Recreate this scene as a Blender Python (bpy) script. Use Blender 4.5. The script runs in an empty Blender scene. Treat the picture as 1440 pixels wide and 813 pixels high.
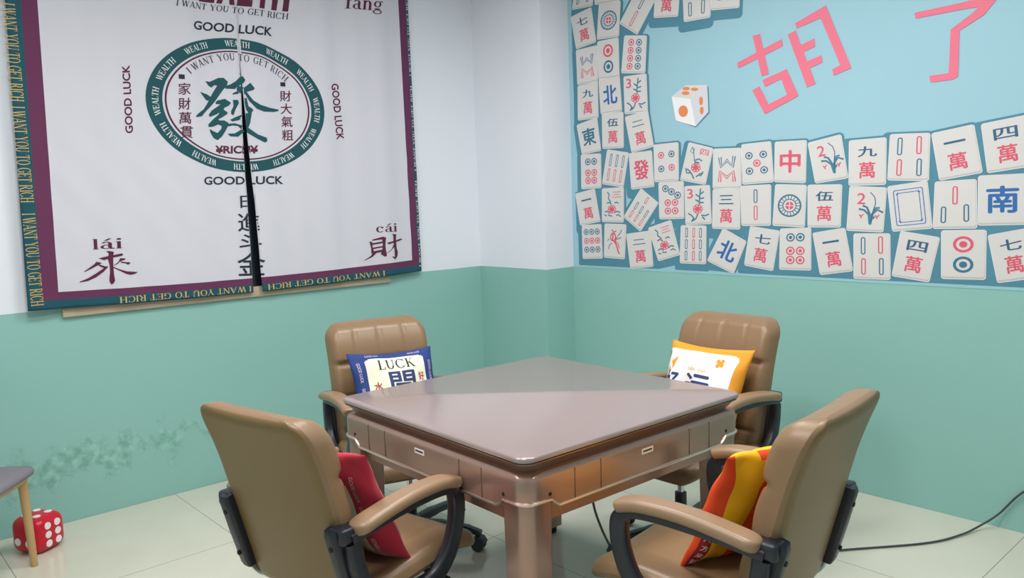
import bpy, bmesh, math, random
from math import sin, cos, pi, radians, sqrt
from mathutils import Vector, Matrix

# ------------------------------------------------------------------ camera, world, lights, exposure
random.seed(4)
scn = bpy.context.scene
COL = scn.collection
IW, IH = 1440, 813
FPX = 1113.01
YAW, PITCH, ROLL, CAMH = 0.732752, 0.109941, -0.0328044, 1.45
WL_Y = 4.14093      # plane of the left wall (the one with the curtain)
WR_X = 3.68781      # plane of the right wall (the one with the mural)
DADO = 1.0218       # height of the green paint
COLX, COLY = 3.4447, 3.4992   # faces of the pillar in the corner
CEIL = 2.9
XMIN, YMIN = -1.5, -1.5

_r0 = Vector((cos(YAW), -sin(YAW), 0)); _f0 = Vector((sin(YAW), cos(YAW), 0)); _u0 = Vector((0, 0, 1))
_f = _f0*cos(PITCH) - _u0*sin(PITCH); _u = _u0*cos(PITCH) + _f0*sin(PITCH)
CR = _r0*cos(ROLL) + _u*sin(ROLL); CU = _u*cos(ROLL) - _r0*sin(ROLL); CF = _f
cam_d = bpy.data.cameras.new('camera'); cam = bpy.data.objects.new('camera', cam_d); COL.objects.link(cam)
m = Matrix((CR, CU, -CF)).transposed().to_4x4(); m.translation = (0, 0, CAMH)
cam.matrix_world = m
cam_d.sensor_width = 36; cam_d.lens = 36*FPX/IW; cam_d.clip_start = 0.05
scn.camera = cam

wd = bpy.data.worlds.new('world'); scn.world = wd; wd.use_nodes = True
wd.node_tree.nodes['Background'].inputs[0].default_value = (0.75, 0.85, 1.0, 1)
wd.node_tree.nodes['Background'].inputs[1].default_value = 0.3
vs = scn.view_settings
vs.view_transform = 'Standard'; vs.look = 'None'; vs.gamma = 1; vs.use_curve_mapping = False
vs.exposure = 0.22
LAMP_W = 18.5        # watts of each ceiling panel
LAMP_COL = (1.0, 0.985, 0.975)
LAMPS = [(0.6, 1.1), (2.2, 1.1), (0.6, 2.4), (2.2, 2.4)]


def on_plane(px, py, axis, val):
    """the point of a wall (or of the floor) seen at a place in the photograph"""
    d = CF + CR*((px-IW/2)/FPX) - CU*((py-IH/2)/FPX)
    o = Vector((0, 0, CAMH))
    return o + d*((val-o[axis])/d[axis])


def wall_l(px, py): p = on_plane(px, py, 1, WL_Y-0.05); return p.x, p.z
def wall_r(px, py): p = on_plane(px, py, 0, WR_X); return p.y, p.z


# ------------------------------------------------------------------ materials
def lin(c):
    return tuple(((x/255)/12.92 if x <= 10.3 else ((x/255+0.055)/1.055)**2.4) for x in c) + (1,)


def mat(name, rgb, rough=0.5, metal=0.0, bump=0.0, bscale=60, var=0.0, vscale=4, coat=0.0, sheen=0.0, spec=0.5):
    mt = bpy.data.materials.new(name); mt.use_nodes = True
    nt = mt.node_tree; b = nt.nodes['Principled BSDF']
    b.inputs['Base Color'].default_value = lin(rgb)
    b.inputs['Roughness'].default_value = rough; b.inputs['Metallic'].default_value = metal
    b.inputs['Coat Weight'].default_value = coat; b.inputs['Coat Roughness'].default_value = 0.06
    b.inputs['Sheen Weight'].default_value = sheen
    b.inputs['Specular IOR Level'].default_value = spec
    if bump or var:
        tc = nt.nodes.new('ShaderNodeTexCoord')
    if var:
        n = nt.nodes.new('ShaderNodeTexNoise'); n.inputs['Scale'].default_value = vscale; n.inputs['Detail'].default_value = 5
        nt.links.new(tc.outputs['Object'], n.inputs['Vector'])
        mx = nt.nodes.new('ShaderNodeMix'); mx.data_type = 'RGBA'
        c = lin(rgb)
        mx.inputs['A'].default_value = tuple(x*(1-var) for x in c[:3])+(1,)
        mx.inputs['B'].default_value = tuple(min(1, x*(1+var)) for x in c[:3])+(1,)
        nt.links.new(n.outputs['Fac'], mx.inputs['Factor']); nt.links.new(mx.outputs['Result'], b.inputs['Base Color'])
    if bump:
        n2 = nt.nodes.new('ShaderNodeTexNoise'); n2.inputs['Scale'].default_value = bscale; n2.inputs['Detail'].default_value = 4
        nt.links.new(tc.outputs['Object'], n2.inputs['Vector'])
        bp = nt.nodes.new('ShaderNodeBump'); bp.inputs['Strength'].default_value = bump; bp.inputs['Distance'].default_value = 0.01
        nt.links.new(n2.outputs['Fac'], bp.inputs['Height']); nt.links.new(bp.outputs['Normal'], b.inputs['Normal'])
    return mt


def emit_mat(name, rgb, strength):
    mt = mat(name, rgb, 0.5); b = mt.node_tree.nodes['Principled BSDF']
    b.inputs['Emission Color'].default_value = lin(rgb); b.inputs['Emission Strength'].default_value = strength
    return mt


def wall_material():
    mt = mat('two_tone_wall_paint', (224, 226, 232), 0.55)
    nt = mt.node_tree; N = nt.nodes.new; L = nt.links.new; b = nt.nodes['Principled BSDF']
    g = N('ShaderNodeNewGeometry'); sp = N('ShaderNodeSeparateXYZ'); L(g.outputs['Position'], sp.inputs[0])

    def mth(op, a, bb=None, clamp=False):
        n = N('ShaderNodeMath'); n.operation = op; n.use_clamp = clamp
        for i, x in enumerate((a, bb)):
            if x is None: continue
            if isinstance(x, (int, float)): n.inputs[i].default_value = x
            else: L(x, n.inputs[i])
        return n.outputs[0]
    nz = N('ShaderNodeTexNoise'); nz.inputs['Scale'].default_value = 3.0; nz.inputs['Detail'].default_value = 3; L(g.outputs['Position'], nz.inputs['Vector'])
    edge = mth('ADD', sp.outputs['Z'], mth('MULTIPLY', mth('SUBTRACT', nz.outputs['Fac'], 0.5), 0.006))
    up = mth('GREATER_THAN', edge, DADO)
    grn = N('ShaderNodeMix'); grn.data_type = 'RGBA'
    grn.inputs['A'].default_value = lin((142, 192, 184)); grn.inputs['B'].default_value = lin((150, 199, 192))
    n1 = N('ShaderNodeTexNoise'); n1.inputs['Scale'].default_value = 1.6; n1.inputs['Detail'].default_value = 4; L(g.outputs['Position'], n1.inputs['Vector'])
    L(n1.outputs['Fac'], grn.inputs['Factor'])
    # old damp patches with flaking paint, low on the left wall
    n2 = N('ShaderNodeTexNoise'); n2.inputs['Scale'].default_value = 9; n2.inputs['Detail'].default_value = 9; n2.inputs['Roughness'].default_value = 0.65; L(g.outputs['Position'], n2.inputs['Vector'])
    zz = mth('ABSOLUTE', mth('SUBTRACT', sp.outputs['Z'], 0.29))
    band = mth('SUBTRACT', 1.0, mth('DIVIDE', zz, 0.2), True)
    onl = mth('GREATER_THAN', sp.outputs['Y'], WL_Y-0.02)
    xx = mth('ABSOLUTE', mth('SUBTRACT', sp.outputs['X'], 0.98))
    xb = mth('SUBTRACT', 1.0, mth('DIVIDE', xx, 0.75), True)
    area = mth('MULTIPLY', mth('MULTIPLY', band, onl), mth('POWER', xb, 0.5))
    msk = mth('MULTIPLY', mth('MULTIPLY', mth('SUBTRACT', mth('ADD', n2.outputs['Fac'], mth('MULTIPLY', area, 0.34)), 0.66), 9.0, True), mth('GREATER_THAN', area, 0.01))
    n3 = N('ShaderNodeTexNoise'); n3.inputs['Scale'].default_value = 22; n3.inputs['Detail'].default_value = 6; L(g.outputs['Position'], n3.inputs['Vector'])
    pc = N('ShaderNodeValToRGB'); pc.color_ramp.elements[0].position = 0.40; pc.color_ramp.elements[0].color = lin((100, 160, 145))
    pc.color_ramp.elements[1].position = 0.62; pc.color_ramp.elements[1].color = lin((160, 210, 196)); L(n3.outputs['Fac'], pc.inputs['Fac'])
    m1 = N('ShaderNodeMix'); m1.data_type = 'RGBA'; L(mth('MULTIPLY', msk, 0.6), m1.inputs['Factor']); L(grn.outputs['Result'], m1.inputs['A']); L(pc.outputs['Color'], m1.inputs['B'])
    m2 = N('ShaderNodeMix'); m2.data_type = 'RGBA'; L(up, m2.inputs['Factor']); L(m1.outputs['Result'], m2.inputs['A']); m2.inputs['B'].default_value = lin((238, 242, 251))
    L(m2.outputs['Result'], b.inputs['Base Color'])
    hgt = mth('ADD', mth('MULTIPLY', msk, 0.6), mth('MULTIPLY', n3.outputs['Fac'], mth('ADD', mth('MULTIPLY', msk, 0.8), 0.05)))
    bp = N('ShaderNodeBump'); bp.inputs['Strength'].default_value = 0.35; bp.inputs['Distance'].default_value = 0.006; L(hgt, bp.inputs['Height']); L(bp.outputs['Normal'], b.inputs['Normal'])
    return mt


def floor_material():
    mt = mat('polished_cream_tile', (205, 201, 184), 0.1)
    nt = mt.node_tree; N = nt.nodes.new; L = nt.links.new; b = nt.nodes['Principled BSDF']
    g = N('ShaderNodeNewGeometry'); sp = N('ShaderNodeSeparateXYZ'); L(g.outputs['Position'], sp.inputs[0])

    def mth(op, a, bb=None):
        n = N('ShaderNodeMath'); n.operation = op
        for i, x in enumerate((a, bb)):
            if x is None: continue
            if isinstance(x, (int, float)): n.inputs[i].default_value = x
            else: L(x, n.inputs[i])
        return n.outputs[0]

    def line(s, off):
        fr = mth('FRACT', mth('ADD', mth('DIVIDE', mth('SUBTRACT', s, off), 0.8), 10.5))
        return mth('LESS_THAN', mth('ABSOLUTE', mth('SUBTRACT', fr, 0.5)), 0.0022)
    gl = mth('MAXIMUM', line(sp.outputs['X'], 1.33), line(sp.outputs['Y'], 3.338))
    n1 = N('ShaderNodeTexNoise'); n1.inputs['Scale'].default_value = 2.2; n1.inputs['Detail'].default_value = 7; n1.inputs['Distortion'].default_value = 1.2; L(g.outputs['Position'], n1.inputs['Vector'])
    mx = N('ShaderNodeMix'); mx.data_type = 'RGBA'; mx.inputs['A'].default_value = lin((208, 204, 188)); mx.inputs['B'].default_value = lin((219, 216, 202)); L(n1.outputs['Fac'], mx.inputs['Factor'])
    m2 = N('ShaderNodeMix'); m2.data_type = 'RGBA'; L(gl, m2.inputs['Factor']); L(mx.outputs['Result'], m2.inputs['A']); m2.inputs['B'].default_value = lin((150, 145, 130))
    L(m2.outputs['Result'], b.inputs['Base Color'])
    b.inputs['Roughness'].default_value = 0.12
    b.inputs['Specular IOR Level'].default_value = 0.4
    return mt


M = dict(
    wall=wall_material(), floor=floor_material(), ceil=mat('ceiling_white', (235, 235, 235), 0.8),
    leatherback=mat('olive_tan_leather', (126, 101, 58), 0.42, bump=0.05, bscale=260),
    leather=mat('tan_leather', (139, 111, 82), 0.36, bump=0.05, bscale=260, var=0.05, vscale=9),
    armleather=mat('tan_arm_pad', (152, 123, 96), 0.36),
    plastic=mat('blue_black_plastic', (33, 36, 46), 0.38), chrome=mat('chrome', (200, 200, 200), 0.15, 1.0),
    rubber=mat('grey_castor_plastic', (52, 60, 64), 0.5), hole=mat('dark_hole', (14, 12, 12), 0.7),
    champagne=mat('champagne_metallic_lacquer', (172, 140, 127), 0.3, 0.6, coat=0.15),
    top=mat('rose_grey_table_cover', (162, 146, 144), 0.22, 0.25, coat=0.15),
    bright=mat('polished_trim', (222, 205, 192), 0.28, 0.9), gap=mat('dark_gap', (40, 30, 28), 0.6),
    seam=mat('panel_seam', (92, 70, 62), 0.5),
    white=mat('white_print', (236, 236, 234), 0.6), black=mat('black_print', (30, 30, 36), 0.6),
    wood=mat('light_window_wood', (190, 172, 150), 0.5, var=0.08, vscale=10), night=mat('dark_window_glass', (26, 32, 40), 0.12),
    cloth=mat('white_curtain_cloth', (214, 213, 223), 0.85, sheen=0.1), teal=mat('teal_cloth', (22, 82, 97), 0.85),
    maroon=mat('maroon_cloth', (103, 47, 84), 0.85), gold=mat('gold_print', (205, 178, 110), 0.7),
    navy=mat('navy_print', (34, 40, 58), 0.8), teali=mat('teal_print', (18, 80, 88), 0.8), marooni=mat('maroon_print', (92, 28, 56), 0.8), clothw=mat('white_letter_print', (232, 234, 238), 0.85),
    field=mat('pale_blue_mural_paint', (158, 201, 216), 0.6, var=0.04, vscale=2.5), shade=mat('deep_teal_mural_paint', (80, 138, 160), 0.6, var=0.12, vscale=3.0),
    edge=mat('light_teal_edge_paint', (150, 205, 210), 0.6), tile=mat('cream_mural_paint', (220, 217, 216), 0.6), tiled=mat('grey_cream_mural_paint', (198, 195, 192), 0.6),
    tilew=mat('white_mural_paint', (240, 241, 242), 0.6), pink=mat('coral_pink_mural_paint', (238, 118, 142), 0.6), rose=mat('rose_mural_paint', (226, 92, 116), 0.6),
    mteal=mat('teal_blue_mural_paint', (58, 118, 146), 0.6), mblue=mat('blue_mural_paint', (44, 108, 176), 0.6), mdark=mat('slate_mural_paint', (56, 98, 132), 0.6),
    mleaf=mat('leaf_teal_mural_paint', (70, 128, 150), 0.6), orange=mat('orange_mural_paint', (230, 140, 85), 0.6), dies=mat('lilac_grey_mural_paint', (214, 216, 226), 0.6),
    pred=mat('crimson_pillow_cloth', (190, 14, 54), 0.75, sheen=0.3), pcream=mat('cream_pillow_cloth', (238, 238, 214), 0.8),
    pblue=mat('blue_pillow_cloth', (36, 62, 128), 0.8), porange=mat('orange_pillow_cloth', (238, 158, 44), 0.8), pwhite=mat('white_pillow_cloth', (240, 240, 240), 0.8),
    pyellow=mat('yellow_pillow_cloth', (252, 190, 10), 0.75), predor=mat('red_orange_pillow_cloth', (236, 74, 22), 0.75), pmar=mat('dark_red_pillow_print', (150, 22, 40), 0.8),
    pnavy=mat('navy_pillow_print', (46, 62, 112), 0.8), pink2=mat('red_pillow_print', (176, 60, 62), 0.8), palewrite=mat('pale_pillow_print', (236, 214, 220), 0.8), pgold=mat('gold_pillow_print', (240, 190, 100), 0.8), pol=mat('olive_black_print', (40, 44, 34), 0.8),
    die=mat('glossy_red_vinyl', (206, 16, 46), 0.28), pip=mat('white_vinyl_pip', (246, 240, 244), 0.4),
    stoolw=mat('light_beech_wood', (196, 160, 112), 0.45, var=0.08, vscale=14), stoolc=mat('grey_seat_fabric', (128, 124, 132), 0.85, bump=0.1, bscale=400),
    cable=mat('dark_grey_cable', (66, 72, 74), 0.5), lampbody=mat('lamp_body', (240, 240, 240), 0.5),
    lampglow=emit_mat('lamp_diffuser', (255, 250, 244), 4.0),
)


# ------------------------------------------------------------------ helpers
def tag(o, label=None, cat=None, group=None, kind=None):
    if label: o['label'] = label
    if cat: o['category'] = cat
    if group: o['group'] = group
    if kind: o['kind'] = kind
    return o


def empty(name, loc, rotz=0.0):
    o = bpy.data.objects.new(name, None); COL.objects.link(o)
    o.location = loc; o.rotation_euler = (0, 0, rotz); o.empty_display_size = 0.1
    return o


class MB:
    """collects faces, then becomes ONE mesh object"""
    def __init__(s): s.v = []; s.f = []; s.mi = []
    def add(s, verts, faces, mi=0):
        o = len(s.v); s.v += [tuple(p) for p in verts]
        for f in faces: s.f.append(tuple(i+o for i in f)); s.mi.append(mi)
        return s
    def box(s, c, d, mi=0, rot=None, bevel=0.0):
        bm = bmesh.new(); bmesh.ops.create_cube(bm, size=1)
        for v in bm.verts: v.co = Vector((v.co.x*d[0], v.co.y*d[1], v.co.z*d[2]))
        if bevel: bmesh.ops.bevel(bm, geom=bm.edges[:], offset=bevel, segments=3, affect='EDGES', profile=0.5)
        s.bm(bm, Matrix.Translation(c) @ (rot.to_4x4() if rot else Matrix()), mi)
        return s
    def bm(s, bm, mtx=Matrix(), mi=0):
        bm.verts.index_update()
        s.add([mtx @ v.co for v in bm.verts], [[v.index for v in f.verts] for f in bm.faces], mi); bm.free()
        return s
    def cyl(s, p0, p1, r0, r1=None, n=20, mi=0, cap=True):
        p0 = Vector(p0); p1 = Vector(p1); r1 = r0 if r1 is None else r1
        d = (p1-p0).normalized(); a = d.orthogonal().normalized(); b = d.cross(a)
        vs = [p0+(a*cos(2*pi*i/n)+b*sin(2*pi*i/n))*r0 for i in range(n)]+[p1+(a*cos(2*pi*i/n)+b*sin(2*pi*i/n))*r1 for i in range(n)]
        fs = [(i, (i+1) % n, n+(i+1) % n, n+i) for i in range(n)]
        if cap: fs += [tuple(reversed(range(n))), tuple(range(n, 2*n))]
        return s.add(vs, fs, mi)
    def sweep(s, path, prof, up=(0, 0, 1), closed=False, mi=0, scale=None, caps=True):
        """profile (list of (a, b)) carried along a path; a runs along side = t x up, b along the other normal"""
        P = [Vector(p) for p in path]; n = len(P); k = len(prof); vs = []
        for i in range(n):
            t = (P[(i+1) % n]-P[i-1]) if closed else (P[min(i+1, n-1)]-P[max(i-1, 0)])
            t.normalize(); side = t.cross(Vector(up)).normalized(); nn = side.cross(t).normalized()
            sc = scale[i] if scale else (1, 1)
            vs += [P[i]+side*a*sc[0]+nn*b*sc[1] for a, b in prof]
        fs = []
        for i in range(n if closed else n-1):
            j = (i+1) % n
            fs += [(i*k+q, i*k+(q+1) % k, j*k+(q+1) % k, j*k+q) for q in range(k)]
        if caps and not closed: fs += [tuple(reversed(range(k))), tuple(range((n-1)*k, n*k))]
        return s.add(vs, fs, mi)
    def loft(s, rings, mi=0, cap0=True, cap1=True):
        k = len(rings[0]); vs = [p for r in rings for p in r]; fs = []
        for i in range(len(rings)-1):
            fs += [(i*k+q, i*k+(q+1) % k, (i+1)*k+(q+1) % k, (i+1)*k+q) for q in range(k)]
        if cap0: fs.append(tuple(reversed(range(k))))
        if cap1: fs.append(tuple(range((len(rings)-1)*k, len(rings)*k)))
        return s.add(vs, fs, mi)
    def build(s, name, mats, parent=None, smooth=True, angle=40, recalc=False):
        me = bpy.data.meshes.new(name); me.from_pydata(s.v, [], s.f)
        for mt in (mats if isinstance(mats, (list, tuple)) else [mats]): me.materials.append(mt)
        for p, i in zip(me.polygons, s.mi): p.material_index = i
        if recalc:
            bm = bmesh.new(); bm.from_mesh(me); bmesh.ops.recalc_face_normals(bm, faces=bm.faces[:]); bm.to_mesh(me); bm.free()
        if smooth:
            for p in me.polygons: p.use_smooth = True
            me.set_sharp_from_angle(angle=radians(angle))
        me.update()
        o = bpy.data.objects.new(name, me); COL.objects.link(o)
        if parent: o.parent = parent
        return o


def copy_tree(o, parent=None):
    c = o.copy(); COL.objects.link(c)
    if parent: c.parent = parent
    for ch in list(o.children): copy_tree(ch, c)
    return c


def rprof(w, h, r, n=4):
    """rounded rectangle profile"""
    out = []
    for cx, cy, a0 in ((w/2-r, h/2-r, 0), (-w/2+r, h/2-r, 90), (-w/2+r, -h/2+r, 180), (w/2-r, -h/2+r, 270)):
        for i in range(n+1):
            a = radians(a0+90*i/n); out.append((cx+r*cos(a), cy+r*sin(a)))
    return out


def spline(pts, n=8):
    """Catmull-Rom through the points"""
    P = [Vector(p) for p in pts]; out = []
    for i in range(len(P)-1):
        p0 = P[max(i-1, 0)]; p1 = P[i]; p2 = P[i+1]; p3 = P[min(i+2, len(P)-1)]
        for k in range(n):
            t = k/n
            out.append(0.5*((2*p1)+(p2-p0)*t+(2*p0-5*p1+4*p2-p3)*t*t+(3*p1-p0-3*p2+p3)*t**3))
    out.append(P[-1]); return out


# ------------------------------------------------------------------ room shell
def slab(name, c, d, mt):
    return tag(MB().box(c, d).build(name, mt, smooth=False), kind='structure')


T = 0.12
slab('floor', ((XMIN+WR_X)/2, (YMIN+WL_Y)/2, -T/2), (WR_X-XMIN+2*T, WL_Y-YMIN+2*T, T), M['floor'])
slab('ceiling', ((XMIN+WR_X)/2, (YMIN+WL_Y)/2, CEIL+T/2), (WR_X-XMIN+2*T, WL_Y-YMIN+2*T, T), M['ceil'])
slab('wall_left', ((XMIN+WR_X)/2, WL_Y+T/2, CEIL/2), (WR_X-XMIN+2*T, T, CEIL), M['wall'])
slab('wall_right', (WR_X+T/2, (YMIN+WL_Y)/2, CEIL/2), (T, WL_Y-YMIN, CEIL), M['wall'])
slab('wall_back', ((XMIN+WR_X)/2, YMIN-T/2, CEIL/2), (WR_X-XMIN+2*T, T, CEIL), M['wall'])
slab('wall_far', (XMIN-T/2, (YMIN+WL_Y)/2, CEIL/2), (T, WL_Y-YMIN, CEIL), M['wall'])
# the boxed-in pillar in the corner between the two walls
slab('wall_corner', ((COLX+WR_X)/2, (COLY+WL_Y)/2, CEIL/2), (WR_X-COLX, WL_Y-COLY, CEIL), M['wall'])

# the window behind the curtain: wooden frame with dark panes
win = empty('window_1', (1.795, WL_Y, 0.98)); tag(win, kind='structure')
fr = MB()
fr.box((0, -0.011, 0.028), (1.81, 0.022, 0.056), bevel=0.004)
for sx in (-0.885, 0, 0.885): fr.box((sx, -0.011, 0.78), (0.045, 0.022, 1.45), bevel=0.003)
fr.box((0, -0.011, 1.53), (1.81, 0.022, 0.05), bevel=0.003)
fr.build('window_frame', M['wood'], win)
for sx in (-0.4425, 0.4425):
    MB().box((sx, -0.004, 0.78), (0.84, 0.006, 1.45)).build('window_pane', M['night'], win, smooth=False)

# ------------------------------------------------------------------ ceiling panels (lamps of the room, above the picture)
def ceiling_lamp(x, y, where):
    t = empty('ceiling_light', (x, y, CEIL)); tag(t, 'square white light panel on the ceiling, '+where, 'ceiling light', 'ceiling light panels')
    f = MB(); f.sweep([(-.3, -.3, -.02), (.3, -.3, -.02), (.3, .3, -.02), (-.3, .3, -.02)], rprof(.03, .035, .004, 2), closed=True)
    f.build('frame', M['lampbody'], t)
    MB().box((0, 0, -.024), (.57, .57, .016)).build('diffuser', M['lampglow'], t, smooth=False)
    ld = bpy.data.lights.new('panel_light', 'AREA'); ld.shape = 'SQUARE'; ld.size = 0.56; ld.energy = LAMP_W; ld.color = LAMP_COL
    lo = bpy.data.objects.new('panel_light', ld); COL.objects.link(lo); lo.parent = t; lo.location = (0, 0, -.04)


for (lx, ly), w in zip(LAMPS, ('over the left chair', 'over the right chair', 'nearest the curtain', 'nearest the corner pillar')): ceiling_lamp(lx, ly, w)

# ------------------------------------------------------------------ lettering: outlines of characters as flat meshes
_gl = {}


def glyph(ch, off=0.0):
    """2D triangles of a character, normalised: x centred, baseline 0, nominal em 1"""
    key = (ch, off)
    if key in _gl: return _gl[key]
    cu = bpy.data.curves.new('glyph', 'FONT'); cu.body = ch; cu.size = 1; cu.offset = off; cu.resolution_u = 4
    ob = bpy.data.objects.new('glyph', cu); COL.objects.link(ob)
    dg = bpy.context.evaluated_depsgraph_get(); me = bpy.data.meshes.new_from_object(ob.evaluated_get(dg))
    v = [(p.co.x, p.co.y) for p in me.vertices]; f = [tuple(p.vertices) for p in me.polygons]
    bpy.data.objects.remove(ob); bpy.data.curves.remove(cu); bpy.data.meshes.remove(me)
    if v:
        x0 = min(p[0] for p in v); x1 = max(p[0] for p in v); y0 = min(p[1] for p in v); y1 = max(p[1] for p in v)
    else: x0 = y0 = 0; x1 = y1 = 0.3
    _gl[key] = (v, f, (x0, y0, x1, y1)); return _gl[key]


def fit_glyph(ch, off=0.0):
    """character stretched to the unit square (0..1, y up)"""
    v, f, (x0, y0, x1, y1) = glyph(ch, 0.0)
    return [((x-x0)/(x1-x0), (y-y0)/(y1-y0)) for x, y in v], f


def bold_glyph(ch, d):
    """the same, made bolder by overprinting it a little to each side"""
    v, f = fit_glyph(ch)
    return [([(x+a, y+b) for x, y in v], f) for a, b in ((-d, 0), (d, 0), (0, -d*.7), (0, d*.7))] if d else [(v, f)]


def ell(cx, cy, rx, ry, a0, a1, n):
    return [(cx+rx*cos(radians(a0+(a1-a0)*i/n)), cy+ry*sin(radians(a0+(a1-a0)*i/n))) for i in range(n+1)]


def ring_poly(cx, cy, rx, ry, tx, ty, a0=0, a1=360, n=28):
    o = ell(cx, cy, rx, ry, a0, a1, n); i = ell(cx, cy, rx-tx, ry-ty, a0, a1, n)
    v = o+i; f = [(k, k+1, n+2+k, n+1+k) for k in range(n)]
    return v, f


def rrect01(x0, y0, x1, y1, rx, ry, n=5):
    out = []
    for cx, cy, a0 in ((x1-rx, y1-ry, 0), (x0+rx, y1-ry, 90), (x0+rx, y0+ry, 180), (x1-rx, y0+ry, 270)):
        out += [(cx+rx*cos(radians(a0+90*i/n)), cy+ry*sin(radians(a0+90*i/n))) for i in range(n+1)]
    return out


def quad(x0, y0, x1, y1): return [(x0, y0), (x1, y0), (x1, y1), (x0, y1)], [(0, 1, 2, 3)]


def slant(x0, y0, x1, y1, w): return [(x0-w/2, y0), (x0+w/2, y0), (x1+w/2, y1), (x1-w/2, y1)], [(0, 1, 2, 3)]


def serif_letter(c):
    """roman capital with serifs, cap height 1: (list of (verts, faces), width)"""
    s = []; st = 0.15; th = 0.055; h = 0.05
    def stem(x, w=st): s.extend([quad(x-w/2, 0, x+w/2, 1), quad(x-w/2-.07, 0, x+w/2+.07, h), quad(x-w/2-.07, 1-h, x+w/2+.07, 1)])
    def ser(x, y, w=.2): s.append(quad(x-w/2, y, x+w/2, y+h))
    if c == 'I': stem(.15); return s, .3
    if c == 'W':
        for a, b, w in ((.06, .30, st), (.30, .50, th), (.50, .74, st), (.74, .96, th)):
            up = (a, b) in ((.06, .30), (.50, .74)); s.append(slant(a if up else b, 1, b if up else a, 0, w))
        ser(.08, 1-h); ser(.5, 1-h); ser(.95, 1-h); return s, 1.05
    if c == 'A': s += [slant(.10, 0, .42, 1, th), slant(.74, 0, .42, 1, st), quad(.22, .3, .62, .36)]; ser(.1, 0); ser(.74, 0, .26); return s, .85
    if c == 'N': stem(.12, th); stem(.70, th); s.append(slant(.12, 1, .70, 0, st)); return s, .82
    if c == 'T': s += [quad(.02, 1-h, .72, 1), quad(.02, .76, .07, 1), quad(.67, .76, .72, 1)]; stem(.37); return s, .74
    if c == 'Y': s += [slant(.08, 1, .38, .45, st), slant(.68, 1, .40, .45, th), quad(.31, 0, .46, .5)]; ser(.08, 1-h, .26); ser(.68, 1-h); ser(.385, 0, .3); return s, .76
    if c == 'O': s.append(ring_poly(.42, .5, .40, .52, .14, .05)); return s, .84
    if c == 'U': s += [quad(.08, .32, .23, 1), quad(.64, .32, .70, 1), ring_poly(.39, .34, .31, .36, .14, .07, 180, 360, 14)]; ser(.155, 1-h, .29); ser(.67, 1-h, .22); return s, .8
    if c in 'CG':
        s.append(ring_poly(.42, .5, .40, .52, .14, .05, 42, 318, 24)); s.append(quad(.68, .72, .73, 1.0))
        if c == 'G': s += [quad(.60, .05, .74, .42), quad(.52, .40, .82, .45)]
        else: s.append(quad(.69, .08, .73, .2))
        return s, .8
    if c == 'E': stem(.15); s += [quad(.15, 0, .64, h), quad(.15, .48, .5, .53), quad(.15, 1-h, .60, 1), quad(.59, 0, .64, .24), quad(.55, .78, .60, 1), quad(.47, .38, .51, .63)]; return s, .68
    if c in 'RP': stem(.15); s += [ring_poly(.36, .73, .28, .27, .14, .055, -90, 90, 12), quad(.2, .945, .37, 1), quad(.2, .46, .37, .515), slant(.42, .48, .68, 0, .16)]; ser(.7, 0, .24); return s, .8
    if c == 'H': stem(.15); stem(.68); s.append(quad(.15, .48, .68, .53)); return s, .83
    if c == 'L': stem(.15); s += [quad(.15, 0, .62, h), quad(.57, 0, .62, .28)]; return s, .66
    if c == 'K': stem(.15); s += [slant(.22, .42, .62, 1, th), slant(.32, .55, .70, 0, .16)]; ser(.62, 1-h, .24); ser(.7, 0, .26); return s, .82
    if c == 'D': stem(.15); s += [ring_poly(.34, .5, .44, .5, .14, .05, -90, 90, 18), quad(.15, 0, .35, h), quad(.15, 1-h, .35, 1)]; return s, .82
    return s, .34


def serif_line(txt, gap=0.07):
    """a line of serif capitals: list of (verts, faces), total width"""
    x = 0; out = []
    for c in txt:
        s, w = serif_letter(c)
        for v, f in s: out.append(([(a+x, b) for a, b in v], f))
        x += w+gap
    return out, x-gap


def sans_line(txt, off=0.0):
    v, f, (x0, y0, x1, y1) = glyph(txt, off)
    return [([((x-x0)/(y1-y0), (y-y0)/(y1-y0)) for x, y in v], f)], (x1-x0)/(y1-y0)


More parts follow.
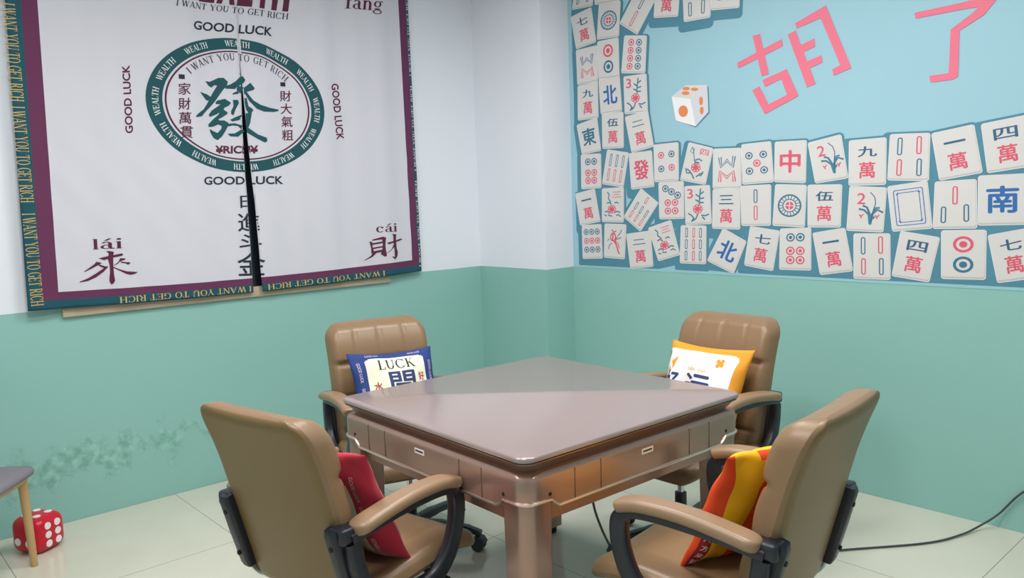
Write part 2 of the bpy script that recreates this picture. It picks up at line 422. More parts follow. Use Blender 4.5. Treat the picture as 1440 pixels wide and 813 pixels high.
class Print:
    """flat ink: 2D pieces mapped to a surface; large pieces are cut so that they follow a bent cloth"""
    def __init__(s): s.bm = bmesh.new(); s.n = 0; s.lz = 0.0
    def add(s, pieces, fn, mi=0):
        for v, f in pieces:
            s.n += 1; l = s.lz+.00003*(s.n % 10)
            vs = [s.bm.verts.new((*fn(*p), l)) for p in v]
            for q in f:
                try: s.bm.faces.new([vs[i] for i in q]).material_index = mi
                except ValueError: pass
        return s
    def poly(s, pts, fn=lambda a, b: (a, b), mi=0):
        s.n += 1; l = s.lz+.00003*(s.n % 10)
        vs = [s.bm.verts.new((*fn(*p), l)) for p in pts]
        try: fc = s.bm.faces.new(vs); fc.material_index = mi
        except ValueError: return s
        fc.normal_update(); bmesh.ops.triangulate(s.bm, faces=[fc])
        return s
    def cut(s, sx, sy):
        s.bm.verts.ensure_lookup_table()
        if not s.bm.verts: return s
        for ax, st in ((0, sx), (1, sy)):
            a = min(v.co[ax] for v in s.bm.verts); b = max(v.co[ax] for v in s.bm.verts)
            k = math.floor(a/st)+1
            while k*st < b:
                co = [0, 0, 0]; no = [0, 0, 0]; co[ax] = k*st; no[ax] = 1
                bmesh.ops.bisect_plane(s.bm, geom=s.bm.verts[:]+s.bm.edges[:]+s.bm.faces[:], plane_co=co, plane_no=no, dist=1e-6)
                k += 1
        return s
    def faces(s):
        s.bm.verts.index_update()
        return [Vector(v.co) for v in s.bm.verts], [([v.index for v in f.verts], f.material_index, f.calc_center_median()) for f in s.bm.faces]
    def build(s, name, mats, parent, surf, keep=None):
        V, F = s.faces(); mb = MB()
        fs = [f for f in F if keep is None or keep(f[2].x, f[2].y)]
        used = sorted({i for f in fs for i in f[0]}); idx = {i: k for k, i in enumerate(used)}
        mb.v = [tuple(surf(V[i].x, V[i].y, V[i].z)) for i in used]
        mb.f = [tuple(idx[i] for i in f[0]) for f in fs]; mb.mi = [f[1] for f in fs]
        if not mb.f: return None
        return mb.build(name, mats, parent, smooth=False)


# ------------------------------------------------------------------ the mahjong table
TX, TY, TH, TA = 1.87947, 1.97652, 0.503833, -0.0306333


def rsq(half, r, n=8, m=10):
    """rounded square outline with extra points on its straight sides"""
    out = []
    c = half-r
    for k in range(4):
        a0 = k*pi/2
        cx, cy = [(c, c), (-c, c), (-c, -c), (c, -c)][k]
        arc = [(cx+r*cos(a0+pi/2*i/n), cy+r*sin(a0+pi/2*i/n)) for i in range(n+1)]
        out += arc
        nx = [(-c, c), (-c, -c), (c, -c), (c, c)][k]; e = arc[-1]
        s0 = (nx[0]+r*cos(a0+pi/2), nx[1]+r*sin(a0+pi/2))
        out += [(e[0]+(s0[0]-e[0])*i/m, e[1]+(s0[1]-e[1])*i/m) for i in range(1, m)]
    return out


def make_table():
    t = empty('mahjong_table', (TX, TY, 0), TA)
    tag(t, 'square rose-gold mahjong table with a closed glossy top in the middle of the room', 'table')
    def ring(h, r, z, **k): return [(x, y, z) for x, y in rsq(h, r, **k)]
    b = MB(); b.loft([ring(TH-.004, .040, .7555), ring(TH, .044, .7585), ring(TH, .044, .7670), ring(TH-.0022, .042, .7705), ring(TH-.006, .040, .7722)])
    b.build('tabletop', M['top'], t, angle=50)
    MB().loft([ring(TH-.012, .036, .750), ring(TH-.012, .036, .7556)]).build('shadow_gap', M['gap'], t)
    b = MB(); b.loft([ring(TH-.032, .040, .718), ring(TH-.030, .040, .724), ring(TH-.014, .038, .745), ring(TH-.005, .040, .750), ring(TH-.005, .040, .7525)])
    b.build('neck', M['champagne'], t, angle=30)
    # body band: its lower edge drops between the corners
    B = TH-.006
    def low(x, y):
        a = min(abs(x), abs(y))/TH
        k = min(1, max(0, (a-.74)/.07)); k = k*k*(3-2*k); return .613+.024*k
    o = rsq(B, .05, 8, 60)
    def br(h, dz=None, z=None): return [(x*h/B, y*h/B, (z if z is not None else low(x, y)+dz)) for x, y in o]
    b = MB(); b.loft([br(B-.02, -.002), br(B-.006, 0), br(B, .006), br(B+.001, z=.66), br(B+.001, z=.700), br(B-.002, z=.711), br(B-.010, z=.718), br(B-.035, z=.7205)])
    b.build('body_panel', M['champagne'], t, angle=35)
    b = MB(); b.sweep([(x*1.004, y*1.004, low(x, y)+.002) for x, y in o], [(.0045*cos(a), .0045*sin(a)) for a in [k*pi/4 for k in range(8)]], closed=True)
    b.build('edge_trim', M['bright'], t)
    b = MB(); o2 = rsq(TH*.925, .03); b.loft([[(x, y, z) for x, y in o2] for z in (.566, .64)])
    b.build('apron', M['champagne'], t)
    # seams, holes and the little white stickers on the four faces
    for k in range(4):
        R = Matrix.Rotation(k*pi/2, 4, 'Z')
        for a in (-.62, -.41, .41, .62):
            MB().bm(_cube((a*TH, -B-.001, .662), (.0016, .0022, .088)), R).build('panel_seam', M['seam'], t, smooth=False)
        for a in (-.81, .81):
            h = MB(); c = R @ Vector((a*TH, -B-.0005, .655)); n = R @ Vector((0, -1, 0))
            h.cyl(c, c+n*.0015, .0055, n=16); h.build('screw_hole', M['hole'], t)
        st = MB(); st.bm(_cube((0.0, -B-.0012, .683), (.052, .0012, .017)), R)
        so = st.build('sticker', M['white'], t, smooth=False)
        lt = MB()
        for i in range(9):
            lt.bm(_cube((-.019+i*.0047, -B-.0020, .6835), (.0036, .0006, .0055 if i % 3 else .0068)), R)
        lt.build('sticker_print', M['black'], so, smooth=False)
    # legs with a wider cap and a rounded outer corner
    for sx, sy in ((-1, -1), (1, -1), (1, 1), (-1, 1)):
        def lring(w, z, r=.038):
            pts = []
            ox, oy = TH-.012, TH-.012
            corners = [(ox, oy, r), (ox-w, oy, .012), (ox-w, oy-w, .012), (ox, oy-w, .012)]
            for i, (cx, cy, rr) in enumerate(corners):
                dx = -1 if i in (0, 3) else 1; dy = -1 if i in (0, 1) else 1
                a0 = [0, 90, 180, 270][i]
                for j in range(7):
                    a = radians(a0+15*j); pts.append(((cx+dx*rr+rr*cos(a)), (cy+dy*rr+rr*sin(a)), z))
            pts = [(x*sx, y*sy, z) for x, y, z in pts]
            return pts if sx*sy > 0 else pts[::-1]
        l = MB(); l.loft([lring(.088, .03), lring(.096, .30), lring(.100, .60), lring(.100, .632)])
        lo = l.build('leg', M['champagne'], t, angle=35)
        c = MB(); c.loft([[((x-sx*.45)*1.05+sx*.45, (y-sy*.45)*1.05+sy*.45, z) for x, y, _ in lring(.100, 0)] for z in (.619, .636)])
        c.build('leg_cap', M['champagne'], lo, angle=35)
        f = MB(); cx = sx*(TH-.055); cy = sy*(TH-.055); f.cyl((cx, cy, 0), (cx, cy, .03), .034, .036); f.build('foot', M['hole'], lo)
    return t


def _cube(c, d):
    bm = bmesh.new(); bmesh.ops.create_cube(bm, size=1)
    for v in bm.verts: v.co = Vector((v.co.x*d[0]+c[0], v.co.y*d[1]+c[1], v.co.z*d[2]+c[2]))
    return bm


make_table()


# ------------------------------------------------------------------ the office chairs
def spaced(n):
    """values -1..1, denser towards both ends"""
    return [sin(pi/2*sin(pi/2*(-1+2*i/n))) * 0.5 + 0.5*(-1+2*i/n) for i in range(n+1)]


def round_thick(d, r):
    d = max(0.0, min(d, r)); return sqrt(max(0.0, 1-(1-d/r)**2))


def cushion(nx, ny, hw, y0, y1, r, front, back, place, er=.03):
    """closed padded slab: outline a rounded rectangle hw x (y0..y1); front/back give the thickness on each face"""
    A = spaced(nx); Bv = spaced(ny); mb = MB(); N = nx+1
    def wid(v):
        e = min(v-y0, y1-v)
        if e >= r: return hw
        q = r-max(e, 0); return hw-r+sqrt(max(0, r*r-q*q))
    for side in (1, -1):
        vs = []
        for bb in Bv:
            v = (y0+y1)/2+(y1-y0)/2*bb; w = wid(v)
            for a in A:
                x = a*w; d = min((1-abs(a))*w, v-y0, y1-v)
                k = round_thick(d, er)
                vs.append(place(x, v, (front(x, v)*k if side > 0 else -back(x, v)*k)))
        fs = []
        for j in range(ny):
            for i in range(nx):
                q = (j*N+i, j*N+i+1, (j+1)*N+i+1, (j+1)*N+i)
                fs.append(q if side > 0 else q[::-1])
        mb.add(vs, fs)
    return mb


def back_line(z):
    """depth of the middle of the backrest at a height"""
    return -0.095-0.262*z+0.02*max(0, (z-.72)/.2)**2*-1+0.0


def groove(x, c, w): return math.exp(-((x-c)/w)**2)


def make_chair():
    t = empty('office_chair', (0, 0, 0))
    rows = (.765, .625, .49); cols = (-.115, 0.0, .115)
    def bf(x, z):
        g = sum(groove(z, c, .007) for c in rows)
        gv = sum(groove(x, c, .006) for c in cols)
        zs = [.36, *sorted(rows), .93]
        puff = 0
        for a, b2 in zip(zs[:-1], zs[1:]):
            if a <= z <= b2: puff = sin(pi*(z-a)/(b2-a))
        head = .012 if z > rows[0] else 0
        return .050+.008*puff+head*round_thick(z-rows[0], .03)-.011*min(1, g)-.006*min(1, gv)+.012*(x/.234)**2
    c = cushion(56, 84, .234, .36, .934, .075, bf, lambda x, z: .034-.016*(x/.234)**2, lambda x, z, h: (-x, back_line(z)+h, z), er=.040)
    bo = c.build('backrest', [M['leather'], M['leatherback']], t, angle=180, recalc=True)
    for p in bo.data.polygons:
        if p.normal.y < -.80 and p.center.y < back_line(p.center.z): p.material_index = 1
    def sz(x, y):
        fr = max(0, (y-.15)/.15); return .432+.016*min(1, max(0, (y+.1)/.2))-.05*fr*fr+.006*(x/.25)**2
    def sf(x, y): return .030+.007*sin(pi*min(1, max(0, (y+.22)/.49)))-.005*groove(y, -.07, .006)*(abs(x) < .2)-.004*(groove(x, -.14, .006)+groove(x, .14, .006))
    s = cushion(48, 48, .254, -.225, .290, .09, sf, lambda x, y: .026, lambda x, y, h: (x, y, sz(x, y)-.02+h), er=.04)
    s.build('seat', M['leather'], t, angle=180, recalc=True)
    MB().box((0, .03, .385), (.28, .26, .020), bevel=.006).build('seat_pan', M['plastic'], t)
    MB().box((0, .03, .362), (.12, .18, .030), bevel=.008).build('tilt_mechanism', M['plastic'], t)
    lv = MB(); lv.cyl((.05, .08, .352), (.165, .115, .350), .005); lv.sweep([(.155, .112, .350), (.185, .118, .346), (.232, .13, .330)], rprof(.030, .014, .006), scale=[(.5, .8), (1, 1), (.9, 1)])
    lv.build('height_lever', M['plastic'], t)
    # arms: a D-shaped plastic loop under a padded rest
    prof = rprof(.052, .034, .010)
    for sx in (-1, 1):
        ax = .268*sx
        pth = spline([(ax*.97, -.262, .612), (ax, -.20, .624), (ax, -.09, .634), (ax, .04, .637), (ax, .112, .626), (ax, .138, .594), (ax, .132, .52), (ax, .098, .445), (ax*.98, .045, .392), (ax*.92, -.01, .372), (ax*.75, -.03, .366)], 7)
        npt = len(pth)-1; psc = [(.58+.42*min(1, max(0, (i_/npt-.36)/.12)), 1) for i_ in range(npt+1)]
        a = MB(); a.sweep(pth, prof, up=(1, 0, 0), scale=psc)
        pt2 = spline([(ax*.97, -.255, .60), (ax*.98, -.245, .53), (ax*.99, -.215, .46), (ax, -.15, .415), (ax*.97, -.06, .380), (ax*.8, -.03, .366)], 6)
        a.sweep(pt2, rprof(.044, .034, .009), up=(1, 0, 0))
        arm = a.build('armrest', M['plastic'], t, angle=45)
        pp = spline([(ax, -.255, .632), (ax, -.19, .645), (ax, -.06, .661), (ax, .06, .660), (ax, .12, .648), (ax, .140, .640)], 7)
        n = len(pp); sc = []
        for i in range(n):
            u = i/(n-1); e = min(u, 1-u)/.13; k = sqrt(max(0.05, 1-(1-min(1, e))**2)); sc.append((k*(1.05-.12*u), .55+.45*k))
        p = MB(); p.sweep(pp, rprof(.070, .034, .0165, 6), scale=sc)
        p.build('arm_pad', M['armleather'], arm, angle=60)
        br = MB()
        br.sweep([(.229*sx, -.283, .642), (.229*sx, -.280, .63), (.228*sx, -.254, .53), (.228*sx, -.227, .425), (.228*sx, -.223, .41)], rprof(.056, .046, .012), up=(1, 0, 0), scale=[(.8, .85), (1, 1), (1, 1), (.9, .95), (.75, .85)])
        br.box((.243*sx, -.262, .622), (.058, .064, .044), bevel=.010)
        bo = br.build('back_bracket', M['plastic'], t, angle=45)
        for zz, yy in ((.59, -.297), (.455, -.263)):
            sc_ = MB(); sc_.cyl((.229*sx, yy+.006, zz), (.229*sx, yy-.004, zz-.001), .007, n=12); sc_.build('screw', M['hole'], bo)
        ch = MB(); ch.sweep(spline([(.229*sx, -.224, .43), (.226*sx, -.212, .395), (.205*sx, -.18, .370), (.14*sx, -.08, .368)], 5), rprof(.028, .006, .002), up=(1, 0, 0))
        ch.build('support_bar', M['chrome'], t)
    g = MB(); g.cyl((0, .03, .20), (0, .03, .352), .0135); g.build('gas_lift', M['chrome'], t)
    g = MB(); g.cyl((0, .03, .075), (0, .03, .235), .026, .024); g.build('lift_sleeve', M['plastic'], t)
    sb = MB(); sb.cyl((0, .03, .06), (0, .03, .12), .042, .036)
    for k in range(5):
        a = radians(18+72*k); d = Vector((cos(a), sin(a), 0))
        sb.sweep(spline([Vector((0, .03, .092))+d*.02, Vector((0, .03, .096))+d*.14, Vector((0, .03, .088))+d*.26, Vector((0, .03, .074))+d*.315], 5), rprof(.044, .030, .011), scale=[(1.1, 1.2)]*6+[(1, 1)]*5+[(.85, .8)]*5)
    sb.build('star_base', M['plastic'], t)
    for k in range(5):
        a = radians(18+72*k); d = Vector((cos(a), sin(a), 0)); p = Vector((0, .03, 0))+d*.305; s_ = Vector((-d.y, d.x, 0))
        w = MB()
        for e in (-1, 1): w.cyl(p+s_*e*.022+Vector((0, 0, .0275)), p+s_*e*.008+Vector((0, 0, .0275)), .0272, n=20)
        w.cyl(p+Vector((0, 0, .03)), p+Vector((0, 0, .075)), .007, n=10)
        w.sweep([p+d*.03+Vector((0, 0, .035)), p+d*.018+Vector((0, 0, .055)), p+Vector((0, 0, .062)), p-d*.018+Vector((0, 0, .055))], rprof(.048, .008, .003))
        w.build('castor', M['rubber'], t)
    return t


G = 'tan office chairs around the table'
CHAIRS = dict(A=((1.177, 2.029), -79.1), D=((1.833, 1.218), 6.1), B=((1.855, 2.777), 166.2), C=((2.639, 1.898), 88.5))
LAB = dict(A='tan leather office chair at the left, seen from behind, holding the crimson pillow',
           D='tan leather office chair at the right, seen from behind, holding the yellow pillow',
           B='tan leather office chair near the curtain, facing forward behind the blue-edged pillow',
           C='tan leather office chair near the mural, facing forward behind the orange-edged pillow')
STAR = dict(A=0, D=20, B=44, C=52)   # how far each swivel base is turned
proto = make_chair(); chairs = {}
for i, k in enumerate('ADBC'):
    o = proto if i == 0 else copy_tree(proto)
    (cx, cy), a = CHAIRS[k]; o.location = (cx, cy, 0); o.rotation_euler = (0, 0, radians(a)); tag(o, LAB[k], 'chair', G); chairs[k] = o
    sp = radians(STAR[k])
    for ch_ in o.children:
        if ch_.name.split('.')[0] in ('star_base', 'castor'):
            R_ = Matrix.Translation((0, .03, 0)) @ Matrix.Rotation(sp, 4, 'Z') @ Matrix.Translation((0, -.03, 0)); ch_.matrix_local = R_


def chair_mtx(k):
    (cx, cy), a = CHAIRS[k]; return Matrix.Translation((cx, cy, 0)) @ Matrix.Rotation(radians(a), 4, 'Z')


# ------------------------------------------------------------------ pillows
def pillow_fn(hw, hh, T, seed):
    rnd = random.Random(seed); ph = [rnd.uniform(0, 6.28) for _ in range(8)]
    def P(u, v, side, lift=0.0):
        u = max(-1, min(1, u)); v = max(-1, min(1, v))
        x = hw*u*(1-.085*(1-v*v)*u*u); z = hh*v*(1-.085*(1-u*u)*v*v)
        k = max(0, (1-abs(u)**2.6)*(1-abs(v)**2.6))**.62
        edge = (1-k)
        w = .006*sin(5.2*u+ph[0]+2*v)*sin(3.4*v+ph[1])+.004*sin(11*v+4*u+ph[2])*edge+.004*sin(9*u+ph[3]-3*v)
        d = side*(T*k+w*side*min(1, k*3))+.006*sin(4*u+ph[4])*edge*sin(3*v+ph[5])
        return Vector((x, d+side*lift, z))
    return P


def rr_test(u, v, x0, y0, x1, y1, r):
    if not (x0 <= u <= x1 and y0 <= v <= y1): return False
    cx = min(max(u, x0+r), x1-r); cy = min(max(v, y0+r), y1-r)
    return (u-cx)**2+(v-cy)**2 <= r*r+1e-9


def make_pillow(name_label, hw, hh, T, seed, mats, paint, mtx):
    T *= 1.2
    P = pillow_fn(hw, hh, T, seed); n = 72; mb = MB()
    for side in (1, -1):
        vs = [P(-1+2*i/n, -1+2*j/n, side) for j in range(n+1) for i in range(n+1)]
        o = len(mb.v); mb.v += [tuple(p) for p in vs]
        for j in range(n):
            for i in range(n):
                q = (j*(n+1)+i, j*(n+1)+i+1, (j+1)*(n+1)+i+1, (j+1)*(n+1)+i)
                q = q[::-1] if side > 0 else q
                mb.f.append(tuple(a+o for a in q)); mb.mi.append(paint(-1+2*(i+.5)/n, -1+2*(j+.5)/n, side))
    ob = mb.build('throw_pillow', mats, None, angle=180)
    bm = bmesh.new(); bm.from_mesh(ob.data); bmesh.ops.remove_doubles(bm, verts=bm.verts[:], dist=1e-5); bm.to_mesh(ob.data); bm.free()
    ob.matrix_world = mtx
    tag(ob, name_label, 'pillow', 'throw pillows on the office chairs')
    return ob, P


def pil_print(ob, P, side, name, mt, items):
    """items: (pieces, width, cx, cy, height, rot) in pillow u,v; the print reads rightly from that side"""
    sg = -1 if side > 0 else 1      # the front is read with +u on the reader's left
    for pieces, wd_, cx, cy, h, rot, sxw in items:
        pr = Print()
        ca, sa = cos(radians(rot)), sin(radians(rot))
        def fn(a, b, wd_=wd_, cx=cx, cy=cy, h=h, ca=ca, sa=sa, sxw=sxw):
            x = (a-wd_/2)*h*sxw; y = (b-.5)*h
            return (cx+x*ca-y*sa, cy+x*sa+y*ca)
        pr.add(pieces, fn); pr.cut(.04, .04)
        pr.build(name, mt, ob, lambda u, v, l: P(sg*u, v, side, .0014+l))


def ch(c, off=0.012):
    return bold_glyph(c, off), 1.0


def rot_mtx(k, c, tilt, yaw=0, roll=0):
    return chair_mtx(k) @ Matrix.Translation(c) @ Matrix.Rotation(radians(yaw), 4, 'Z') @ Matrix.Rotation(radians(tilt), 4, 'X') @ Matrix.Rotation(radians(roll), 4, 'Y')


# crimson pillow, chair A
pa, PA = make_pillow('crimson pillow with cream middle on the left chair nearest the camera', .205, .213, .045, 3, [M['pred'], M['pcream']],
                     lambda u, v, s: 1 if rr_test(u, v, -.62, -.74, .58, .66, .15) else 0, rot_mtx('A', (.040, -.122, .622), 27, 8))
g_line = [sans_line('GOOD LUCK', .0)]
it = []
for v_ in (.48, -.02, -.55): it.append((*g_line[0], .70, v_, .060, -90, .85))
for u_ in (-.45, .22): it += [(*g_line[0], u_, .82, .075, 0, .85)]
pil_print(pa, PA, -1, 'border_lettering', M['palewrite'], it)
pil_print(pa, PA, -1, 'printed_character', M['pol'], [(*ch('滚', .02), .20, -.40, .24, 0, 1.0)])

# yellow pillow, chair D (its back is seen)
def paint_d(u, v, s):
    if s > 0: return 1 if u < -.9 else 0
    if u < -.84: return 1
    if rr_test(u, v, -.40, -1.3, .34, .60, .16): return 1
    if v > .93 and u > -.4: return 1
    return 0
pd, PD = make_pillow('yellow pillow with red-orange stripes and dark red label on the right chair', .205, .205, .045, 8, [M['pyellow'], M['predor']],
                     paint_d, rot_mtx('D', (.025, -.10, .62), 26, -15))
pr = Print(); pr.poly(rrect01(-.20, -.62, .12, .46, .12, .12)); pr.cut(.04, .04)
pr.build('dark_red_label', M['pmar'], pd, lambda u, v, l: PD(u, v, -1, .0012+l))
pil_print(pd, PD, -1, 'label_lettering', M['palewrite'], [(*ch(c, .004), -.06, .32-.23*i, .15, 0, .95) for i, c in enumerate('八方来财')])
pr = Print(); pr.poly([(-.97, -.2), (-.84, -.2), (-.84, -.85), (-.97, -.85)]); pr.cut(.04, .04); pr.build('side_label', M['pmar'], pd, lambda u, v, l: PD(u, v, -1, .0012+l))
pil_print(pd, PD, -1, 'side_lettering', M['palewrite'], [(*ch(c, .008), -.905, -.3-.15*i, .10, 0, .8) for i, c in enumerate('八方来财')])

# blue pillow, chair B (front seen)
pb, PB = make_pillow('cream LUCK pillow with blue edge on the chair near the curtain', .20, .195, .055, 5, [M['pblue'], M['pcream']],
                     lambda u, v, s: 1 if s > 0 and rr_test(u, v, -.70, -.80, .70, .80, .12) else 0, rot_mtx('B', (-.01, -.105, .635), 25, 3, -2))
pil_print(pb, PB, 1, 'black_lettering', M['pol'], [(*serif_line('LUCK'), .0, .62, .25, 0, 1.05)])
pil_print(pb, PB, 1, 'blue_character', M['pnavy'], [(*ch('開', .02), .06, .10, .62, 0, .95)])
pil_print(pb, PB, 1, 'red_lettering', M['pink2'], [(*ch('水', .02), -.50, .12, .20, 0, .9), (*ch('逆', .02), -.50, -.18, .20, 0, .9), (*ch('好', .02), .54, .26, .20, 0, .8), (*ch('運', .02), .54, -.04, .20, 0, .8)])
gl2 = sans_line('GOOD LUCK')
pil_print(pb, PB, 1, 'border_lettering', M['palewrite'], [(*gl2, -.5, .89, .05, 0, .7), (*gl2, .5, .89, .05, 0, .7), (*gl2, -.84, .5, .07, -90, .8), (*gl2, -.84, -.1, .07, -90, .8), (*gl2, .84, .4, .07, -90, .8)])

# orange pillow, chair C (front seen)
pc_, PC = make_pillow('white pillow with orange edge and blue characters on the chair near the mural', .215, .20, .06, 11, [M['porange'], M['pwhite']],
                      lambda u, v, s: 1 if s > 0 and rr_test(u, v, -.82, -.80, .98, .80, .10) else 0, rot_mtx('C', (.0, -.11, .64), 24, -4, 1))
pil_print(pc_, PC, 1, 'blue_characters', M['pnavy'], [(*ch('好', .03), -.55, .0, .52, 0, .8), (*ch('运', .03), .12, -.02, .55, 0, .95)])
pil_print(pc_, PC, 1, 'gold_lettering', M['pgold'], [(*sans_line('hǎo  yùn'), .05, .36, .13, 0, .8)])
pr = Print(); pr.poly([(-.70, .48), (-.54, .62), (-.58, .30)]); pr.poly([(-.78, .24), (-.74, .36), (-.62, .26)])
for dx, dy in ((-.05, .05), (.05, .06), (-.04, -.05), (.06, -.03), (0, .0)): pr.poly([(.48+dx+.045*cos(2*pi*k/10), .58+dy+.05*sin(2*pi*k/10)) for k in range(10)])
pr.cut(.04, .04); pr.build('orange_marks', M['porange'], pc_, lambda u, v, l: PC(-u, v, 1, .0012+l))
pr = Print(); pr.poly([(-.93+.05*cos(2*pi*k/16), .60+.14*sin(2*pi*k/16)) for k in range(16)]); pr.poly([(-.97, .40), (-.94, .40), (-.94, .1), (-.97, .1)]); pr.cut(.04, .04)
pr.build('red_seal', M['pmar'], pc_, lambda u, v, l: PC(-u, v, 1, .0012+l))

# ------------------------------------------------------------------ the curtain
cur = empty('door_curtain', (1.83, WL_Y-.05, 1.01))
tag(cur, 'white two-panel curtain with teal and maroon border, gold lettering and round emblem over the window', 'curtain')
CT = 2.80


def XL(z): return .746+.030*(z-1.031)/1.364
def XR(z): return 2.927-.012*(z-1.03)/1.663
_sl = [(335, 30, 335), (337.2, 80, 337.4), (339, 110, 340.2), (340.9, 160, 345.4), (343, 210, 350), (349.6, 300, 360), (357, 411, 369.5)]
SLIT = []
for a, y, b in _sl:
    xa, za = wall_l(a, y); xb, zb = wall_l(b, y); SLIT.append((za, xa, xb))
SLIT.sort()


def slit(z):
    if z <= SLIT[0][0]: return SLIT[0][1], SLIT[0][2]
    if z >= SLIT[-1][0]: return SLIT[-1][1], SLIT[-1][1]
    for p, q in zip(SLIT[:-1], SLIT[1:]):
        if p[0] <= z <= q[0]:
            t = (z-p[0])/(q[0]-p[0]); return p[1]+(q[1]-p[1])*t, p[2]+(q[2]-p[2])*t


def fold(x, z):
    """cloth in front of the wall: soft hanging folds"""
    k = .55+.45*min(1, max(0, (z-1.0)/1.2))
    d = .006*sin(2*pi*x/.37+.6+.15*z)+.0045*sin(2*pi*x/.19+1.1-.3*z)+.003*sin(2*pi*x/.71+2.0)
    d += .0022*sin(2*pi*(x*2.1+z*1.7)/.42)*(1 if z < 1.7 else max(0, 1-(z-1.7)/.3))
    if x > 2.72: d += -.018*((x-2.72)/.2)**2
    return WL_Y-.047-d*k


OX, OY, OZ = 1.83, WL_Y-.05, 1.01
def cloth_pt(x, z, lift=0.0): return Vector((x-OX, fold(x, z)-lift-OY, z-OZ))


def bot(x): return 1.030-.022*sin(pi*min(1, max(0, (x-.746)/2.18)))**1.0


BW = (.062, .140)         # outer teal, then maroon up to here
def zone(x, z):
    dl = x-XL(z); dr = XR(z)-x; db = z-bot(x)
    inner_l = min(dl/.064, 9); 
    tl = .060; ml = .128
    d_t = min(dl-tl, db-.042, dr-.022); d_m = min(dl-ml, db-.078, dr-.072)
    return d_t, d_m


def panel(side):
    mb = MB(); zs = []
    nx = 64; nz = 110
    pts = []
    for j in range(nz+1):
        row = []
        tz = j/nz
        for i in range(nx+1):
            # column positions snap to the border lines so the stripes have clean edges
            u = i/nx
            zb = None
            z_ = 1.0+(CT-1.0)*tz
            a, b = (XL(z_), slit(z_)[0]) if side == 0 else (slit(z_)[1], XR(z_))
            x = a+(b-a)*u
            row.append((x, bot(x)+(CT-bot(x))*tz))
        pts.append(row)
    N = nx+1
    bm = bmesh.new()
    V = [[bm.verts.new((x, z, 0)) for x, z in r] for r in pts]
    for j in range(nz):
        for i in range(nx): bm.faces.new((V[j][i], V[j][i+1], V[j+1][i+1], V[j+1][i]))
    # cut along the straight border lines
    lines = [((.746+.060, 1.031), (.776+.060, 2.395)), ((.746+.128, 1.031), (.776+.128, 2.395))] if side == 0 else [((2.927-.022, 1.03), (2.915-.022, 2.693)), ((2.927-.072, 1.03), (2.915-.072, 2.693))]
    for p, q in lines:
        d = Vector((q[0]-p[0], q[1]-p[1], 0)); bmesh.ops.bisect_plane(bm, geom=bm.verts[:]+bm.edges[:]+bm.faces[:], plane_co=(p[0], p[1], 0), plane_no=(d.y, -d.x, 0), dist=1e-6)
    # lower border rows follow the hem: shift into hem-relative height, cut, shift back
    for v in bm.verts: v.co.y -= bot(v.co.x)
    for h in (.042, .078): bmesh.ops.bisect_plane(bm, geom=bm.verts[:]+bm.edges[:]+bm.faces[:], plane_co=(0, h, 0), plane_no=(0, 1, 0), dist=1e-6)
    for v in bm.verts: v.co.y += bot(v.co.x)
    for f in bm.faces:
        c = f.calc_center_median(); dt, dm = zone(c.x, c.y)
        f.material_index = 1 if dt < 0 else (2 if dm < 0 else 0)
    bm.verts.index_update()
    vs = [cloth_pt(v.co.x, v.co.y) for v in bm.verts]
    for f in bm.faces: mb.f.append(tuple(v.index for v in f.verts)); mb.mi.append(f.material_index)
    mb.v = [tuple(v) for v in vs]; bm.free()
    ob = mb.build('curtain_panel', [M['cloth'], M['teal'], M['maroon']], cur, angle=180)
    md = ob.modifiers.new('thickness', 'SOLIDIFY'); md.thickness = .0012; md.offset = 0
    return ob


panels = [panel(0), panel(1)]


def curtain_print(name, mt, pr, lift=.0022, sx=.03, sz=.06, gold=False):
    pr.cut(sx, sz)
    for k in (0, 1):
        def keep(x, z, k=k):
            a, b = slit(z); return x < a-.001 if k == 0 else x > b+.001
        pr.build(name, mt, panels[k], lambda x, z, l: cloth_pt(x, z, lift+l), keep)
    pr.bm.free()


def line_between(pieces, w, p0, p1, h, up=1, flip=False):
    """run a line of letters from p0 to p1 (cloth x, z), cap height h metres"""
    d = Vector((p1[0]-p0[0], p1[1]-p0[1])); L = d.length; d.normalize(); n = Vector((-d.y, d.x))
    return lambda a, b: (p0[0]+d.x*a/w*L+n.x*b*h, p0[1]+d.y*a/w*L+n.y*b*h)


# border lettering in gold
sl, sw = serif_line('I WANT YOU TO GET RICH', .05)
def strip_l(y): return wall_l(11+(y-5)*.0986, y)
for y0, y1 in ((5, 143), (150, 285), (300, 430)):
    p0 = Vector(strip_l(y0)); p1 = Vector(strip_l(y1)); 
    # letters are read with the head tilted right: their tops face the room's right side
    d = (p1-p0); off = Vector((-.026, 0))
    pr = Print(); pr.add(sl, line_between(sl, sw, p0+off, p1+off, .050)); curtain_print('border_lettering', M['gold'], pr, sx=.02, sz=.05)
p0, p1 = strip_l(-128), strip_l(-2); pr = Print()
pr.add(sl, line_between(sl, sw, Vector(p0)-Vector((.026, 0)), Vector(p1)-Vector((.026, 0)), .050)); curtain_print('border_lettering', M['gold'], pr, sx=.02, sz=.05)
for (xa, ya), (xb, yb) in (((354, 405), (168, 421)), ((541, 383), (376, 399))):
    p0 = Vector(wall_l(xa, ya)); p1 = Vector(wall_l(xb, yb)); p0.y = bot(p0.x)+.036; p1.y = bot(p1.x)+.036
    pr = Print(); pr.add(sl, line_between(sl, sw, p0, p1, .030)); curtain_print('border_lettering', M['gold'], pr, sx=.02, sz=.05)
for z0, z1 in ((1.06, 1.60), (1.66, 2.18), (2.24, 2.72)):
    pr = Print(); pr.add(sl, line_between(sl, sw, (XR(z0)-.004, z0), (XR(z1)-.004, z1), .014)); curtain_print('side_lettering', M['clothw'], pr, sx=.02, sz=.05)

